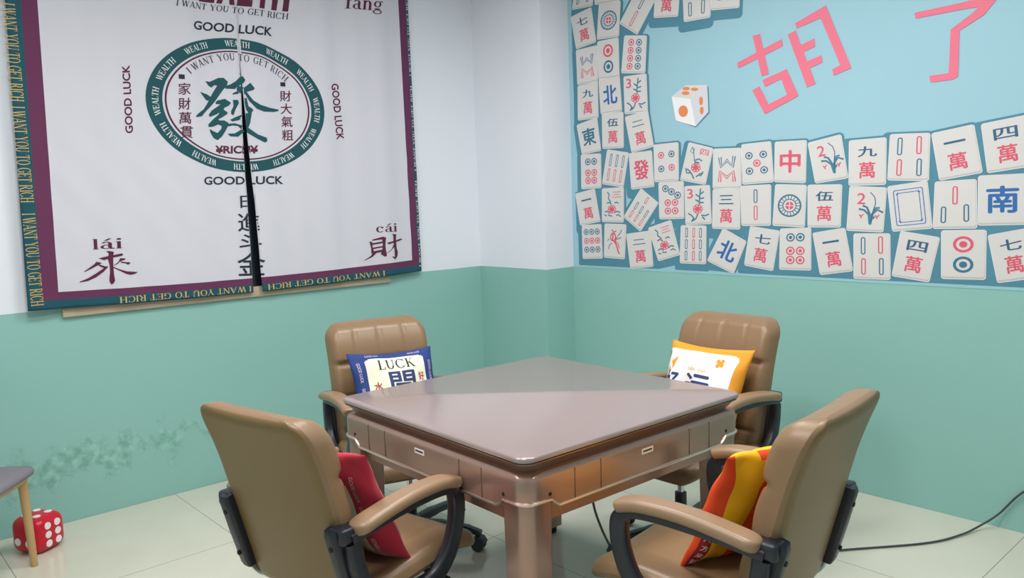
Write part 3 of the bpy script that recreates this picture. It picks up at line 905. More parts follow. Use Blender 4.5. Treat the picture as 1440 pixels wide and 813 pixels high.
# round emblem
ECX, ECZ, ERX, ERZ = 1.8105, 1.997, .481, .345
def ering(r0, r1, n=96):
    o = [(ECX+ERX*r0*cos(2*pi*k/n), ECZ+ERZ*r0*sin(2*pi*k/n)) for k in range(n)]; i = [(ECX+ERX*r1*cos(2*pi*k/n), ECZ+ERZ*r1*sin(2*pi*k/n)) for k in range(n)]
    return [(o+i, [(k, (k+1) % n, n+(k+1) % n, n+k) for k in range(n)])]
pr = Print(); pr.add(ering(1, .838), lambda a, b: (a, b)); curtain_print('emblem_ring', M['teali'], pr, .0018)
pr = Print(); pr.add(ering(.815, .795), lambda a, b: (a, b)); curtain_print('emblem_line', M['marooni'], pr, .0018)


def on_ellipse(k, ang, hgt, pieces, w, pr, sq=1.0):
    """letters on the ellipse of scale k, centred at the angle, tops outwards"""
    # table of arc length
    import bisect
    n = 720; xs = [ECX+ERX*k*cos(2*pi*i/n) for i in range(n+1)]; zs = [ECZ+ERZ*k*sin(2*pi*i/n) for i in range(n+1)]
    S = [0]
    for i in range(n): S.append(S[-1]+math.hypot(xs[i+1]-xs[i], zs[i+1]-zs[i]))
    s0 = S[int(round(ang/360*n)) % n]; tot = S[-1]
    def fn(a, b):
        s = (s0-(a-w/2)*hgt*sq) % tot
        i = min(bisect.bisect(S, s)-1, n-1); t = (s-S[i])/(S[i+1]-S[i]); th = 2*pi*(i+t)/n
        nx, nz = cos(th)/ERX, sin(th)/ERZ; l = math.hypot(nx, nz)
        return (ECX+ERX*k*cos(th)+nx/l*b*hgt, ECZ+ERZ*k*sin(th)+nz/l*b*hgt)
    pr.add(pieces, fn)


wl, ww = serif_line('WEALTH', .04)
for k in range(12):
    a = 90+30*k
    # equal steps measured round the drawn ellipse
    th = math.degrees(math.atan2(sin(radians(a)), cos(radians(a)))) % 360
    pr = Print(); on_ellipse(.880, th, .030, wl, ww, pr, .84); curtain_print('ring_lettering', M['clothw'], pr, .0034, .02, .02)
pr = Print(); sl2, sw2 = serif_line('I WANT YOU TO GET RICH', .14)
on_ellipse(.675, 90, .035, sl2, sw2, pr, .92); curtain_print('arc_lettering', M['navy'], pr, .0024, .02, .03)
for q in ((255, 108), (398.5, 118.5)):
    pr = Print(); x, z = wall_l(*q); pr.poly([(x-.014, z-.011), (x+.014, z-.011), (x+.014, z+.011), (x-.014, z+.011)]); curtain_print('square_mark', M['navy'], pr)

# brush character in the emblem, traced in strokes
def zoomfn(ox, oy, s): return lambda a, b: wall_l(ox+a/s, oy+b/s)
FA = [[(185, 148), (225, 155), (300, 120), (345, 120), (380, 155), (375, 180), (330, 240), (270, 330), (230, 375), (175, 430), (150, 460), (100, 468), (92, 460), (120, 432), (165, 400), (200, 350), (250, 255), (290, 190), (270, 182), (240, 205), (215, 190)],
      [(135, 245), (200, 265), (240, 290), (215, 318), (195, 320), (165, 285)],
      [(480, 80), (510, 105), (535, 140), (520, 165), (470, 195), (440, 220), (360, 215), (350, 195), (400, 180), (450, 150), (485, 115)],
      [(575, 165), (612, 215), (600, 230), (545, 245), (600, 320), (660, 360), (740, 385), (825, 400), (830, 412), (780, 422), (690, 420), (630, 395), (570, 330), (530, 260), (470, 262), (420, 268), (425, 255), (470, 235), (520, 210)],
      [(470, 190), (520, 205), (535, 265), (490, 260), (455, 225)],
      [(290, 320), (355, 305), (408, 340), (390, 365), (350, 385), (345, 400), (380, 425), (375, 440), (330, 470), (300, 485), (310, 495), (350, 495), (385, 515), (385, 540), (360, 590), (330, 640), (295, 668), (260, 650), (230, 600), (225, 570), (260, 590), (295, 605), (325, 570), (330, 545), (300, 530), (255, 550), (215, 552), (212, 530), (260, 480), (300, 445), (310, 425), (285, 440), (225, 465), (215, 445), (245, 405), (290, 375), (320, 350), (285, 352), (275, 340)],
      [(425, 315), (470, 315), (478, 345), (450, 395), (430, 450), (410, 440), (408, 415), (430, 370)],
      [(490, 290), (545, 300), (560, 370), (595, 395), (600, 415), (560, 430), (540, 400), (530, 350), (500, 330)],
      [(400, 490), (450, 465), (520, 440), (590, 420), (575, 520), (560, 560), (640, 620), (715, 650), (720, 680), (700, 692), (640, 660), (530, 590), (470, 640), (400, 635), (378, 612), (440, 610), (500, 575), (470, 545), (420, 540), (385, 550), (380, 525), (440, 520), (510, 540), (535, 500), (530, 470), (470, 495), (420, 505)]]
pr = Print()
for p in FA: pr.poly(p, zoomfn(260, 90, 6.253))
curtain_print('brush_character', M['teali'], pr, .0022)
LAI = [[(450, 297), (500, 300), (545, 310), (535, 350), (535, 480), (545, 600), (558, 675), (540, 710), (515, 725), (490, 690), (488, 650), (495, 560), (490, 480), (470, 400), (478, 330)],
       [(352, 393), (420, 375), (640, 328), (662, 345), (640, 360), (520, 385), (420, 415)],
       [(165, 563), (240, 510), (300, 465), (325, 435), (395, 450), (345, 480), (260, 525), (178, 565)], [(345, 465), (440, 495), (470, 490), (460, 520), (420, 515), (360, 490)],
       [(475, 490), (420, 560), (320, 635), (220, 680), (115, 698), (110, 690), (220, 645), (320, 585), (400, 530), (445, 495)],
       [(540, 480), (600, 435), (620, 390), (690, 392), (680, 410), (620, 430), (590, 460), (545, 485)], [(620, 430), (700, 440), (745, 440), (748, 460), (720, 472), (690, 455), (640, 450)],
       [(530, 495), (600, 525), (700, 555), (850, 565), (820, 585), (760, 602), (700, 590), (620, 550), (545, 515)]]
CAI = [[(303, 300), (345, 310), (350, 380), (375, 460), (330, 475), (330, 400)], [(345, 275), (460, 240), (490, 232), (530, 245), (525, 270), (440, 275), (345, 292)],
       [(475, 245), (530, 250), (520, 350), (530, 430), (545, 505), (520, 520), (460, 480), (480, 440), (485, 350)],
       [(330, 330), (480, 300), (480, 325), (340, 352)], [(340, 393), (485, 365), (485, 385), (345, 414)], [(355, 444), (490, 415), (490, 450), (365, 470)],
       [(360, 450), (410, 460), (350, 520), (230, 575), (225, 570), (320, 510)],
       [(620, 190), (685, 200), (680, 260), (690, 400), (708, 450), (700, 510), (665, 558), (615, 512), (660, 520), (655, 430), (640, 300), (640, 220)],
       [(540, 320), (660, 290), (760, 258), (780, 268), (740, 290), (600, 330), (570, 342)], [(660, 370), (600, 430), (540, 475), (545, 465), (610, 410), (645, 340)]]
for PL, zf in ((LAI, zoomfn(100, 320, 9.033)), (CAI, zoomfn(490, 310, 10.16))):
    pr = Print()
    for p in PL: pr.poly(p, zf)
    curtain_print('brush_character', M['marooni'], pr)
pr = Print()
# WEALTH heading at the top, maroon block capitals
def px_text(pr, pieces, w, x0, y0, x1, y1, hpx):
    """a line of text from (x0,y0) to (x1,y1) along its foot, hpx tall, on the cloth"""
    d = Vector((x1-x0, y1-y0)); L = d.length; d.normalize(); n = Vector((d.y, -d.x))
    pr.add(pieces, lambda a, b: wall_l(x0+d.x*a/w*L+n.x*b*hpx, y0+d.y*a/w*L+n.y*b*hpx))
def big(c):
    Q = {'W': [slant(.1, 1, .3, 0, .2), slant(.3, 0, .5, 1, .2), slant(.5, 1, .7, 0, .2), slant(.7, 0, .9, 1, .2)], 'E': [quad(0, 0, .25, 1), quad(0, 0, .7, .22), quad(0, .4, .62, .6), quad(0, .78, .7, 1)],
         'A': [slant(.12, 0, .42, 1, .24), slant(.72, 0, .42, 1, .24), quad(.22, .2, .62, .38)], 'L': [quad(0, 0, .25, 1), quad(0, 0, .66, .22)], 'T': [quad(.25, 0, .5, 1), quad(0, .78, .75, 1)], 'H': [quad(0, 0, .25, 1), quad(.5, 0, .75, 1), quad(0, .4, .75, .6)]}
    return Q[c], {'W': 1.0, 'E': .7, 'A': .84, 'L': .66, 'T': .75, 'H': .75}[c]
x = 0; bl = []
for c in 'WEALTH':
    q_, w_ = big(c); bl += [([(a+x, b) for a, b in v], f) for v, f in q_]; x += w_+.09
px_text(pr, bl, x-.09, 247, -3, 405, 16.5, 44)
curtain_print('heading_lettering', M['marooni'], pr, .0022)

def word(name, mt, pieces, w, *a, sx=.02, sz=.04):
    pr = Print(); px_text(pr, pieces, w, *a); curtain_print(name, mt, pr, .0022, sx, sz)


sl3, sw3 = serif_line('I WANT YOU TO GET RICH', .07)
word('subtitle_lettering', M['navy'], sl3, sw3, 247, 8, 405, 27.5, 8.5)
gk, gw = sans_line('GOOD LUCK', .022)
for a, mt in (((272, 41, 383, 51, 12.5), 'navy'), ((287, 260, 399, 259, 11.5), 'navy'), ((188, 187, 183, 91, 11.5), 'marooni'), ((466, 118, 474, 197, 11.5), 'marooni')):
    word('good_luck_lettering', M[mt], gk, gw, *a)
rk, rw = sans_line('¥RICH¥', .035); word('rich_lettering', M['marooni'], rk, rw, 304, 216, 363, 216, 11.5)
for txt, xs, ys, s in (('家財萬貫', (259, 259, 260, 262), (125, 146, 166, 186), 16.5), ('財大氣粗', (402, 403, 404, 405), (135, 153, 171, 190), 15)):
    for c, x, y in zip(txt, xs, ys):
        p, w = ch(c, .012); word('small_character', M['marooni'], p, w, x-s/2, y+s/2, x+s/2, y+s/2, s)


def roman_low(txt):
    """small letters with thick stems, for the pinyin"""
    out = []; x = 0
    for c in txt:
        if c == 'l': out += [quad(x+.06, 0, x+.24, 1.45), quad(x, 0, x+.30, .07), quad(x, 1.38, x+.15, 1.45)]; w = .32
        elif c == 'i': out += [quad(x+.06, 0, x+.24, 1), quad(x, 0, x+.30, .07), quad(x, .93, x+.15, 1), (ell(x+.15, 1.32, .12, .12, 0, 360, 12)[:-1], [tuple(range(12))])]; w = .32
        elif c in 'áā':
            out += [ring_poly(x+.30, .28, .28, .28, .15, .07, 60, 300, 14), quad(x+.40, .10, x+.58, .82), quad(x+.46, 0, x+.70, .12), ring_poly(x+.32, .72, .26, .28, .14, .08, 0, 160, 10), quad(x+.18, .50, x+.45, .57)]
            out += [slant(x+.26, 1.15, x+.50, 1.45, .16)] if c == 'á' else [quad(x+.12, 1.18, x+.52, 1.30)]; w = .72
        elif c == 'c': out += [ring_poly(x+.33, .5, .32, .52, .17, .08, 45, 318, 20), (ell(x+.52, .80, .10, .12, 0, 360, 10)[:-1], [tuple(range(10))])]; w = .66
        elif c == 'f': out += [quad(x+.10, 0, x+.28, 1.2), quad(x, 0, x+.38, .07), quad(x, .90, x+.42, 1), ring_poly(x+.36, 1.15, .26, .30, .17, .08, 50, 180, 10)]; w = .46
        elif c == 'n': out += [quad(x+.06, 0, x+.24, 1), quad(x, 0, x+.30, .07), quad(x, .93, x+.2, 1), ring_poly(x+.36, .62, .26, .40, .17, .10, 0, 140, 10), quad(x+.45, 0, x+.62, .64), quad(x+.39, 0, x+.68, .07)]; w = .72
        elif c == 'g': out += [ring_poly(x+.30, .66, .28, .34, .14, .07), ring_poly(x+.32, -.16, .34, .24, .10, .07), quad(x+.5, .9, x+.7, 1.0), quad(x+.10, .08, x+.5, .2)]; w = .70
        x += w+.05
    return out, x-.05


for txt, a in (('lái', (131, 351, 172, 349, 10)), ('cái', (529, 327, 559, 325.5, 8)), ('fāng', (486, 11.5, 537, 15.5, 13))):
    p, w = roman_low(txt); word('pinyin_lettering', M['marooni'], p, w, *a)
for c, x, y, s in (('日', 349, 284, 20), ('進', 350.5, 313, 30), ('斗', 353, 341, 30), ('金', 354, 372, 38)):
    p, w = ch(c, .012); word('column_character', M['navy'], p, w, x-s/2, y+s*.42, x+s/2, y+s*.42-1, s*.84, sx=.006, sz=.03)

# ------------------------------------------------------------------ the mural
mur = empty('wall_mural', (WR_X, 2.2, DADO))
tag(mur, 'pale blue painted mural of scattered mahjong tiles and pink characters on the right wall', 'mural')
def mpt(y, z, lift): return Vector((-lift, y-2.2, z-DADO))
Y0, Y1 = YMIN+.02, COLY-.002
pr = Print(); pr.poly([(Y1, DADO+.002), (Y0, DADO+.002), (Y0, CEIL-.01), (Y1, CEIL-.01)])
pr.build('painted_background', M['field'], mur, lambda y, z, l: mpt(y, z, .0012+l))
pr = Print(); pr.poly([(Y1, DADO-.002), (Y0, DADO-.002), (Y0, DADO+.008), (Y1, DADO+.008)])
pr.build('painted_border', M['edge'], mur, lambda y, z, l: mpt(y, z, .0016+l))

Z5 = (790, 0, 4.065); Z6 = (790, 190, 4.065); Z8 = (1040, 160, 3.2525)
R_, B_ = 'r', 'b'
TILES = [
    (Z5, 'bam3', [(88, -150), (200, -172), (178, 35), (60, 58)]), (Z5, 'dot4', [(195, -180), (332, -195), (335, 5), (190, 30)]),
    (Z5, 'wan七', [(53, 98), (172, 40), (200, 240), (85, 283)]), (Z5, 'one', [(215, 22), (340, 3), (330, 210), (203, 228)]),
    (Z5, 'bam2l', [(440, -75), (545, -12), (435, 200), (332, 135)]), (Z5, 'wan五', [(540, -100), (684, -110), (668, 95), (528, 104)]),
    (Z5, 'bam3', [(692, -90), (862, -112), (852, 100), (700, 128)]), (Z5, 'dot4', [(860, -150), (1024, -160), (1018, 45), (855, 60)]),
    (Z5, 'wm', [(83, 288), (207, 258), (210, 465), (92, 488)]), (Z5, 'dot2', [(205, 238), (328, 213), (333, 440), (212, 455)]),
    (Z5, 'dot8', [(360, 203), (490, 203), (480, 420), (342, 420)]), (Z5, 'wan九', [(93, 492), (210, 465), (213, 675), (95, 690)]),
    (Z5, 'chr北b', [(212, 455), (333, 428), (348, 635), (225, 655)]), (Z5, 'flo3', [(355, 438), (487, 420), (495, 640), (362, 655)]),
    (Z5, 'chr東t', [(87, 715), (205, 670), (228, 862), (118, 885)]), (Z5, 'wan伍', [(232, 652), (355, 638), (358, 846), (235, 852)]),
    (Z5, 'wan二', [(363, 668), (495, 630), (530, 838), (402, 876)]),
    (Z6, 'dot6', [(112, 112), (228, 104), (230, 303), (115, 310)]), (Z6, 'bam6', [(262, 82), (387, 100), (355, 300), (232, 280)]),
    (Z6, 'chr發r', [(385, 105), (518, 87), (532, 295), (400, 312)]), (Z6, 'dot4', [(527, 55), (670, 40), (672, 260), (533, 270)]),
    (Z6, 'flo四', [(728, 40), (870, 75), (825, 285), (678, 258)]), (Z6, 'wm', [(868, 78), (1030, 72), (1030, 305), (865, 308)]),
    (Z6, 'wan一', [(80, 335), (192, 305), (225, 495), (108, 518)]), (Z6, 'flo三', [(232, 305), (358, 297), (357, 500), (232, 497)]),
    (Z6, 'bam7', [(455, 303), (557, 388), (452, 553), (355, 468)]), (Z6, 'dot7', [(555, 270), (700, 262), (703, 478), (560, 482)]),
    (Z6, 'flo3', [(703, 292), (850, 285), (860, 508), (710, 515)]), (Z6, 'wan三', [(865, 310), (1025, 303), (1023, 540), (862, 535)]),
    (Z6, 'dot9', [(117, 515), (230, 508), (238, 705), (123, 708)]), (Z6, 'bird', [(247, 505), (372, 510), (363, 710), (243, 700)]),
    (Z6, 'wan二', [(370, 565), (510, 545), (527, 752), (395, 765)]), (Z6, 'flo三', [(495, 530), (628, 484), (680, 685), (555, 722)]),
    (Z6, 'bam9', [(683, 515), (830, 517), (828, 738), (677, 733)]), (Z6, 'chr北b', [(925, 530), (1060, 607), (985, 795), (832, 718)]),
    (Z8, 'dot5', [(10, 140), (147, 125), (160, 313), (15, 325)]), (Z8, 'chr中r', [(163, 128), (310, 120), (305, 318), (160, 313)]),
    (Z8, 'orc2', [(313, 133), (467, 93), (500, 295), (348, 320)]), (Z8, 'wan九', [(502, 122), (675, 107), (672, 325), (500, 330)]),
    (Z8, 'bam4', [(690, 93), (875, 87), (868, 308), (677, 305)]), (Z8, 'wan一', [(878, 90), (1075, 47), (1115, 270), (915, 307)]),
    (Z8, 'wan四', [(1105, 47), (1322, 3), (1345, 240), (1135, 273)]), (Z8, 'bam2', [(5, 330), (147, 322), (145, 512), (10, 513)]),
    (Z8, 'one', [(165, 322), (310, 325), (300, 520), (152, 512)]), (Z8, 'wan伍', [(313, 325), (472, 322), (465, 520), (313, 520)]),
    (Z8, 'orc2', [(505, 330), (677, 337), (660, 543), (490, 535)]), (Z8, 'frame', [(677, 332), (862, 305), (885, 525), (700, 540)]),
    (Z8, 'bam3b', [(895, 310), (1087, 298), (1090, 525), (885, 527)]), (Z8, 'chr南b', [(1092, 283), (1322, 272), (1322, 507), (1090, 512)]),
    (Z8, 'wan七', [(50, 513), (187, 535), (155, 720), (22, 693)]), (Z8, 'dot6', [(187, 525), (330, 520), (330, 717), (183, 713)]),
    (Z8, 'wan一', [(335, 545), (485, 520), (522, 720), (370, 738)]), (Z8, 'bam4', [(523, 547), (692, 547), (693, 760), (523, 755)]),
    (Z8, 'wan四', [(738, 535), (920, 565), (870, 772), (697, 742)]), (Z8, 'dot2', [(923, 533), (1132, 530), (1128, 760), (923, 755)]),
    (Z8, 'wan七', [(1135, 555), (1330, 520), (1370, 750), (1180, 775)]),
]
TM = [M['tile'], M['tiled'], M['tilew'], M['rose'], M['mteal'], M['mblue'], M['mdark'], M['mleaf']]
K = dict(base=0, low=1, rim=2, r=3, t=4, b=5, n=6, l=7)


def stroke(pts, w, asp=.72):
    """a thick polyline in tile units (x 0..1, y 0..1 over a taller side)"""
    P = [Vector((p[0], p[1]/asp)) for p in pts]; L = []; R = []
    for i, p in enumerate(P):
        t = (P[min(i+1, len(P)-1)]-P[max(i-1, 0)]).normalized(); n = Vector((-t.y, t.x))*w/2
        L.append(p+n); R.append(p-n)
    vs = [(a.x, a.y*asp) for a in L+R]; k = len(P)
    return vs, [(i, i+1, k+i+1, k+i) for i in range(k-1)]


def dot(add, x, y, r, c, two=False):
    add(ring_poly(x, y, r, r*.72, r*.30, r*.72*.30, n=18), c); add((ell(x, y, r*.40, r*.29, 0, 360, 12)[:-1], [tuple(range(12))]), c)


def rod(add, x, y0, y1, w, c):
    ow = w/2; o = rrect01(x-ow, y0, x+ow, y1, ow, ow*.72); i = rrect01(x-ow*.5, y0+.025, x+ow*.5, y1-.025, ow*.5, ow*.36); n = len(o)
    add((o+i, [(k, (k+1) % n, n+(k+1) % n, n+k) for k in range(n)]), c)


def motif(kind, add):
    def gl(c, x, y, w, h, col, off=.02):
        for v, f in bold_glyph(c, off): add(([(x-w/2+a*w, y+h/2-b*h) for a, b in v], f), col)
    k = kind[:3]
    if k == 'wan': gl(kind[3], .5, .27, .50, (.045 if kind[3] == '一' else .14 if kind[3] == '二' else .22), 'n', .02 if kind[3] != '一' else .0); gl('萬', .5, .67, .42, .34, 'r', .022)
    elif k == 'chr': gl(kind[3], .5, .49, .62, .52, kind[4], .03)
    elif kind == 'one':
        add(ring_poly(.5, .5, .37, .27, .05, .036, n=32), 't'); add(ring_poly(.5, .5, .22, .16, .03, .022, n=24), 't')
        for i in range(18):
            a = 2*pi*i/18; add(stroke([(.5+.22*cos(a), .5+.16*sin(a)), (.5+.34*cos(a), .5+.245*sin(a))], .025), 't')
        add((ell(.5, .5, .13, .095, 0, 360, 16)[:-1], [tuple(range(16))]), 'r')
        add(stroke([(.37, .5), (.63, .5)], .03), 'base'); add(stroke([(.5, .40), (.5, .60)], .03), 'base')
    elif k == 'dot':
        n = kind[3]
        L = {'2': [(.5, .29, .23, 'r'), (.5, .70, .23, 't')], '4': [(.3, .3, .125, 'r'), (.72, .29, .125, 't'), (.3, .66, .125, 't'), (.72, .64, .125, 'r')],
             '5': [(.25, .30, .125, 't'), (.72, .30, .125, 't'), (.5, .5, .125, 'r'), (.25, .68, .125, 't'), (.72, .68, .125, 't')],
             '6': [(.35, .22, .14, 't'), (.66, .22, .14, 't'), (.35, .54, .14, 'r'), (.66, .54, .14, 'r'), (.35, .76, .14, 'r'), (.66, .76, .14, 'r')],
             '7': [(.28, .18, .13, 't'), (.52, .27, .13, 't'), (.76, .37, .13, 't'), (.36, .56, .13, 'r'), (.65, .56, .13, 'r'), (.36, .78, .13, 'r'), (.65, .78, .13, 'r')],
             '8': [(x, .18+.21*i, .125, c) for x, c in ((.34, 'r'), (.68, 't')) for i in range(4)],
             '9': [(x, y, .125, c) for y, c in ((.21, 't'), (.47, 'r'), (.73, 't')) for x in (.22, .5, .78)]}[n]
        for x, y, r, c in L: dot(add, x, y, r, c)
        if n == '2':
            for y, c in ((.29, 'r'), (.70, 't')): add((ell(.5, y, .05, .036, 0, 360, 10)[:-1], [tuple(range(10))]), c)
    elif k == 'bam':
        n = kind[3:]
        L = {'2': [(.5, .10, .44, 't'), (.5, .50, .86, 'r')], '2l': [(.5, .05, .45, 't'), (.5, .5, .92, 'r')], '3': [(.5, .12, .45, 'r'), (.25, .5, .88, 't'), (.72, .48, .86, 't')],
             '3b': [(.5, .12, .50, 'r'), (.24, .53, .88, 't'), (.76, .50, .86, 't')], '4': [(.27, .08, .46, 't'), (.74, .06, .44, 'r'), (.28, .54, .90, 'r'), (.76, .53, .90, 't')],
             '6': [(x, y, y+.36, c) for y, c in ((.10, 't'), (.52, 'r')) for x in (.24, .52, .80)], '7': [(.5, .06, .28, 'r')]+[(x, y, y+.25, c) for y, c in ((.36, 't'), (.64, 'r')) for x in (.24, .52, .80)],
             '9': [(x, y, y+.26, c) for x, c in ((.24, 't'), (.52, 'r'), (.78, 't')) for y in (.06, .36, .66)]}[n]
        for x, y0, y1, c in L: rod(add, x, y0, y1, .13 if n in ('2', '2l', '3', '3b', '4') else .10, c)
    elif kind == 'wm':
        for w, c in ((.07, None), ):
            add(stroke([(.25, .22), (.30, .45), (.5, .30), (.7, .45), (.75, .20)], .125), 't'); add(stroke([(.25, .22), (.30, .45), (.5, .30), (.7, .45), (.75, .20)], .045), 'base')
            add(stroke([(.25, .83), (.27, .58), (.5, .72), (.72, .58), (.76, .83)], .125), 'r'); add(stroke([(.25, .83), (.27, .58), (.5, .72), (.72, .58), (.76, .83)], .045), 'base')
    elif kind == 'frame':
        for a, w in ((.13, .022), (.22, .020)):
            o = rrect01(a, a*.72+.02, 1-a, 1-a*.72-.02, .06, .043); i = rrect01(a+w, a*.72+.02+w*.72, 1-a-w, 1-a*.72-.02-w*.72, .05, .036); n = len(o)
            add((o+i, [(q, (q+1) % n, n+(q+1) % n, n+q) for q in range(n)]), 'b')
        for x, y in ((.2, .17), (.8, .17), (.2, .83), (.8, .83)): add(stroke([(x-.05*(1 if x > .5 else -1), y), (x, y+(.05 if y < .5 else -.05))], .02), 'b')
    elif k == 'orc':
        gl('2', .35, .27, .22, .24, 'r', .015)
        add(stroke([(.58, .12), (.70, .22), (.74, .36), (.68, .55), (.64, .80)], .025), 'n')
        for p in ([(.62, .82), (.58, .62), (.45, .52), (.30, .50)], [(.62, .82), (.60, .60), (.52, .46), (.40, .42)], [(.64, .82), (.68, .60), (.80, .50), (.95, .56)], [(.64, .82), (.66, .62), (.76, .46), (.86, .46)], [(.63, .84), (.66, .72), (.74, .66)]): add(stroke(p, .06), 'l')
        for x, y in ((.38, .66), (.80, .66)):
            for dx, dy in ((-.04, -.02), (.04, -.03), (0, .03)): add(stroke([(x, y), (x+dx*1.5, y+dy*1.6)], .035), 'r')
    elif k == 'flo':
        c = kind[3]
        if c == '四':
            gl('四', .70, .16, .32, .15, 'r', .01)
            add(stroke([(.22, .10), (.30, .22), (.38, .42), (.48, .56)], .03), 'l'); add(stroke([(.2, .10), (.16, .22), (.26, .26), (.3, .12)], .025), 'l')
            for p in ([(.40, .42), (.55, .36), (.68, .40)], [(.42, .46), (.60, .46)], [(.18, .68), (.30, .72), (.42, .80), (.52, .90)], [(.82, .70), (.70, .74), (.58, .84)], [(.12, .66), (.2, .78), (.34, .76)], [(.80, .66), (.76, .78), (.64, .78)]): add(stroke(p, .05), 'l')
        elif c == '三':
            gl('三', .68, .20, .38, .16, 'r', .01)
            for p in ([(.26, .12), (.34, .20), (.30, .30), (.42, .42)], [(.22, .44), (.34, .42), (.44, .48)], [(.58, .44), (.70, .42), (.76, .46)], [(.14, .70), (.26, .68), (.36, .72), (.30, .80), (.48, .82)], [(.58, .72), (.72, .68), (.84, .72)], [(.66, .80), (.78, .78), (.86, .84)], [(.12, .78), (.22, .82)]): add(stroke(p, .05), 'l')
        else:
            gl('3', .22, .20, .22, .24, 'r', .015)
            for p in ([(.64, .08), (.60, .25), (.56, .48)], [(.62, .22), (.76, .16)], [(.60, .30), (.44, .22)], [(.60, .34), (.76, .32)], [(.58, .42), (.42, .36)], [(.58, .44), (.74, .44)], [(.30, .90), (.42, .84), (.50, .72)], [(.12, .70), (.26, .76), (.36, .86)], [(.92, .74), (.78, .78), (.62, .76)], [(.32, .84), (.24, .92)], [(.66, .80), (.76, .88)]): add(stroke(p, .05), 'l')
        cx, cy = (.5, .60) if c != '三' else (.46, .62)
        for i in range(7):
            a = 2*pi*i/7; add(ring_poly(cx+.11*cos(a), cy+.07*sin(a), .085, .058, .03, .022, n=12), 'r')
        add((ell(cx, cy, .09, .06, 0, 360, 12)[:-1], [tuple(range(12))]), 'r')
    elif kind == 'bird':
        add(ring_poly(.42, .38, .14, .13, .05, .04, n=16), 'r'); add(stroke([(.34, .17), (.45, .24), (.56, .20)], .05), 'r'); add(stroke([(.42, .26), (.40, .48), (.52, .52), (.60, .38)], .06), 'r')
        add(stroke([(.48, .50), (.60, .62), (.66, .76), (.74, .86)], .06), 'r'); add(stroke([(.52, .50), (.68, .58), (.72, .70)], .04), 'r')
        for p in ([(.62, .36), (.74, .26), (.80, .16)], [(.62, .44), (.80, .38)], [(.38, .56), (.26, .62), (.22, .74)], [(.24, .44), (.16, .50)]): add(stroke(p, .03), 'n')


def bil(c, u, v):
    a = [c[0][i]*(1-u)*(1-v)+c[1][i]*u*(1-v)+c[2][i]*u*v+c[3][i]*(1-u)*v for i in (0, 1)]
    return a


sh = MB()
NAMES = dict(wan='a character numeral above the red character 萬', chr='one large character', one='one large round wheel', dot='round dots', bam='bamboo rods', wm='zigzag bamboo in W and M shapes', fra='an empty double frame', orc='an orchid and the figure 2', flo='a flowering plant', bir='a red bird')
for ti, ((ox, oy, s), kind, c) in enumerate(TILES):
    W4 = [wall_r(ox+x/s, oy+y/s) for x, y in c]
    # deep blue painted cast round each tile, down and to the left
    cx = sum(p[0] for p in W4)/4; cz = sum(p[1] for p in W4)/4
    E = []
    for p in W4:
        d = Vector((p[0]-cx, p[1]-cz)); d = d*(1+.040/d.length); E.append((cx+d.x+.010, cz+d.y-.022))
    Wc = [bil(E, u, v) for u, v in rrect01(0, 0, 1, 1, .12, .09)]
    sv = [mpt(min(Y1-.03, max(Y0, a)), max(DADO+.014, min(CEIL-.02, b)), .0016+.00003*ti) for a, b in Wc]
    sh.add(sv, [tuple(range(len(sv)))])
    pr = Print()
    def add(piece, col, z=0, pr=pr, W4=W4): pr.add([piece], lambda u, v: bil(W4, u, v), K[col])
    def addp(pts, col, pr=pr, W4=W4): pr.poly(pts, lambda u, v: bil(W4, u, v), K[col])
    # paint layers a fraction of a millimetre apart
    addp(rrect01(0, 0, 1, 1, .07, .05), 'rim'); pr.lz = .0003
    addp(rrect01(.012, .008, .985, .985, .06, .043), 'low'); pr.lz = .0006
    addp(rrect01(.014, .010, .972, .950, .06, .043), 'base')

    def ink(piece, col):
        pr.lz = .0014 if col == 'base' else .0010
        add(piece, col)
    motif(kind, ink)
    zt = .0038+.0002*(ti % 6)
    pr.bm.verts.index_update()
    mb = MB(); mb.v = [tuple(mpt(v.co.x, v.co.y, zt+v.co.z)) for v in pr.bm.verts]
    mb.f = [tuple(v.index for v in f.verts) for f in pr.bm.faces]; mb.mi = [f.material_index for f in pr.bm.faces]
    o = mb.build('painted_tile', TM, mur, smooth=False); o['label'] = 'painted cream mahjong tile with '+NAMES[kind[:3]]
    pr.bm.free()
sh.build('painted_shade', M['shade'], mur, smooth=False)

# the large pink characters
z7 = lambda a, b: wall_r(1040+a/3.6, b/3.6)
HU = [[(-10, 318), (215, 198), (222, 232), (-5, 347)], [(68, 182), (105, 172), (150, 375), (113, 386)],
      [(118, 405), (240, 350), (300, 485), (130, 578), (66, 458), (103, 437), (148, 528), (242, 480), (212, 400), (130, 440)],
      [(245, 175), (285, 155), (387, 425), (343, 442)], [(283, 118), (438, 28), (568, 345), (478, 383), (470, 352), (512, 330), (412, 92), (290, 145)],
      [(312, 228), (380, 195), (385, 235), (322, 265)], [(340, 313), (415, 280), (422, 315), (352, 348)]]
LE = [[(887, 65), (1120, 15), (1230, -12), (1310, -12), (1240, 75), (1115, 155), (1108, 385), (1085, 402), (968, 418), (962, 385), (1060, 370), (1070, 150), (1170, 75), (1215, 35), (1130, 48), (893, 95)]]
for pl in (HU, LE):
    pr = Print()
    for p in pl: pr.poly(p, z7)
    pr.build('painted_character', M['pink'], mur, lambda y, z, l: mpt(y, z, .0034+l)); pr.bm.free()
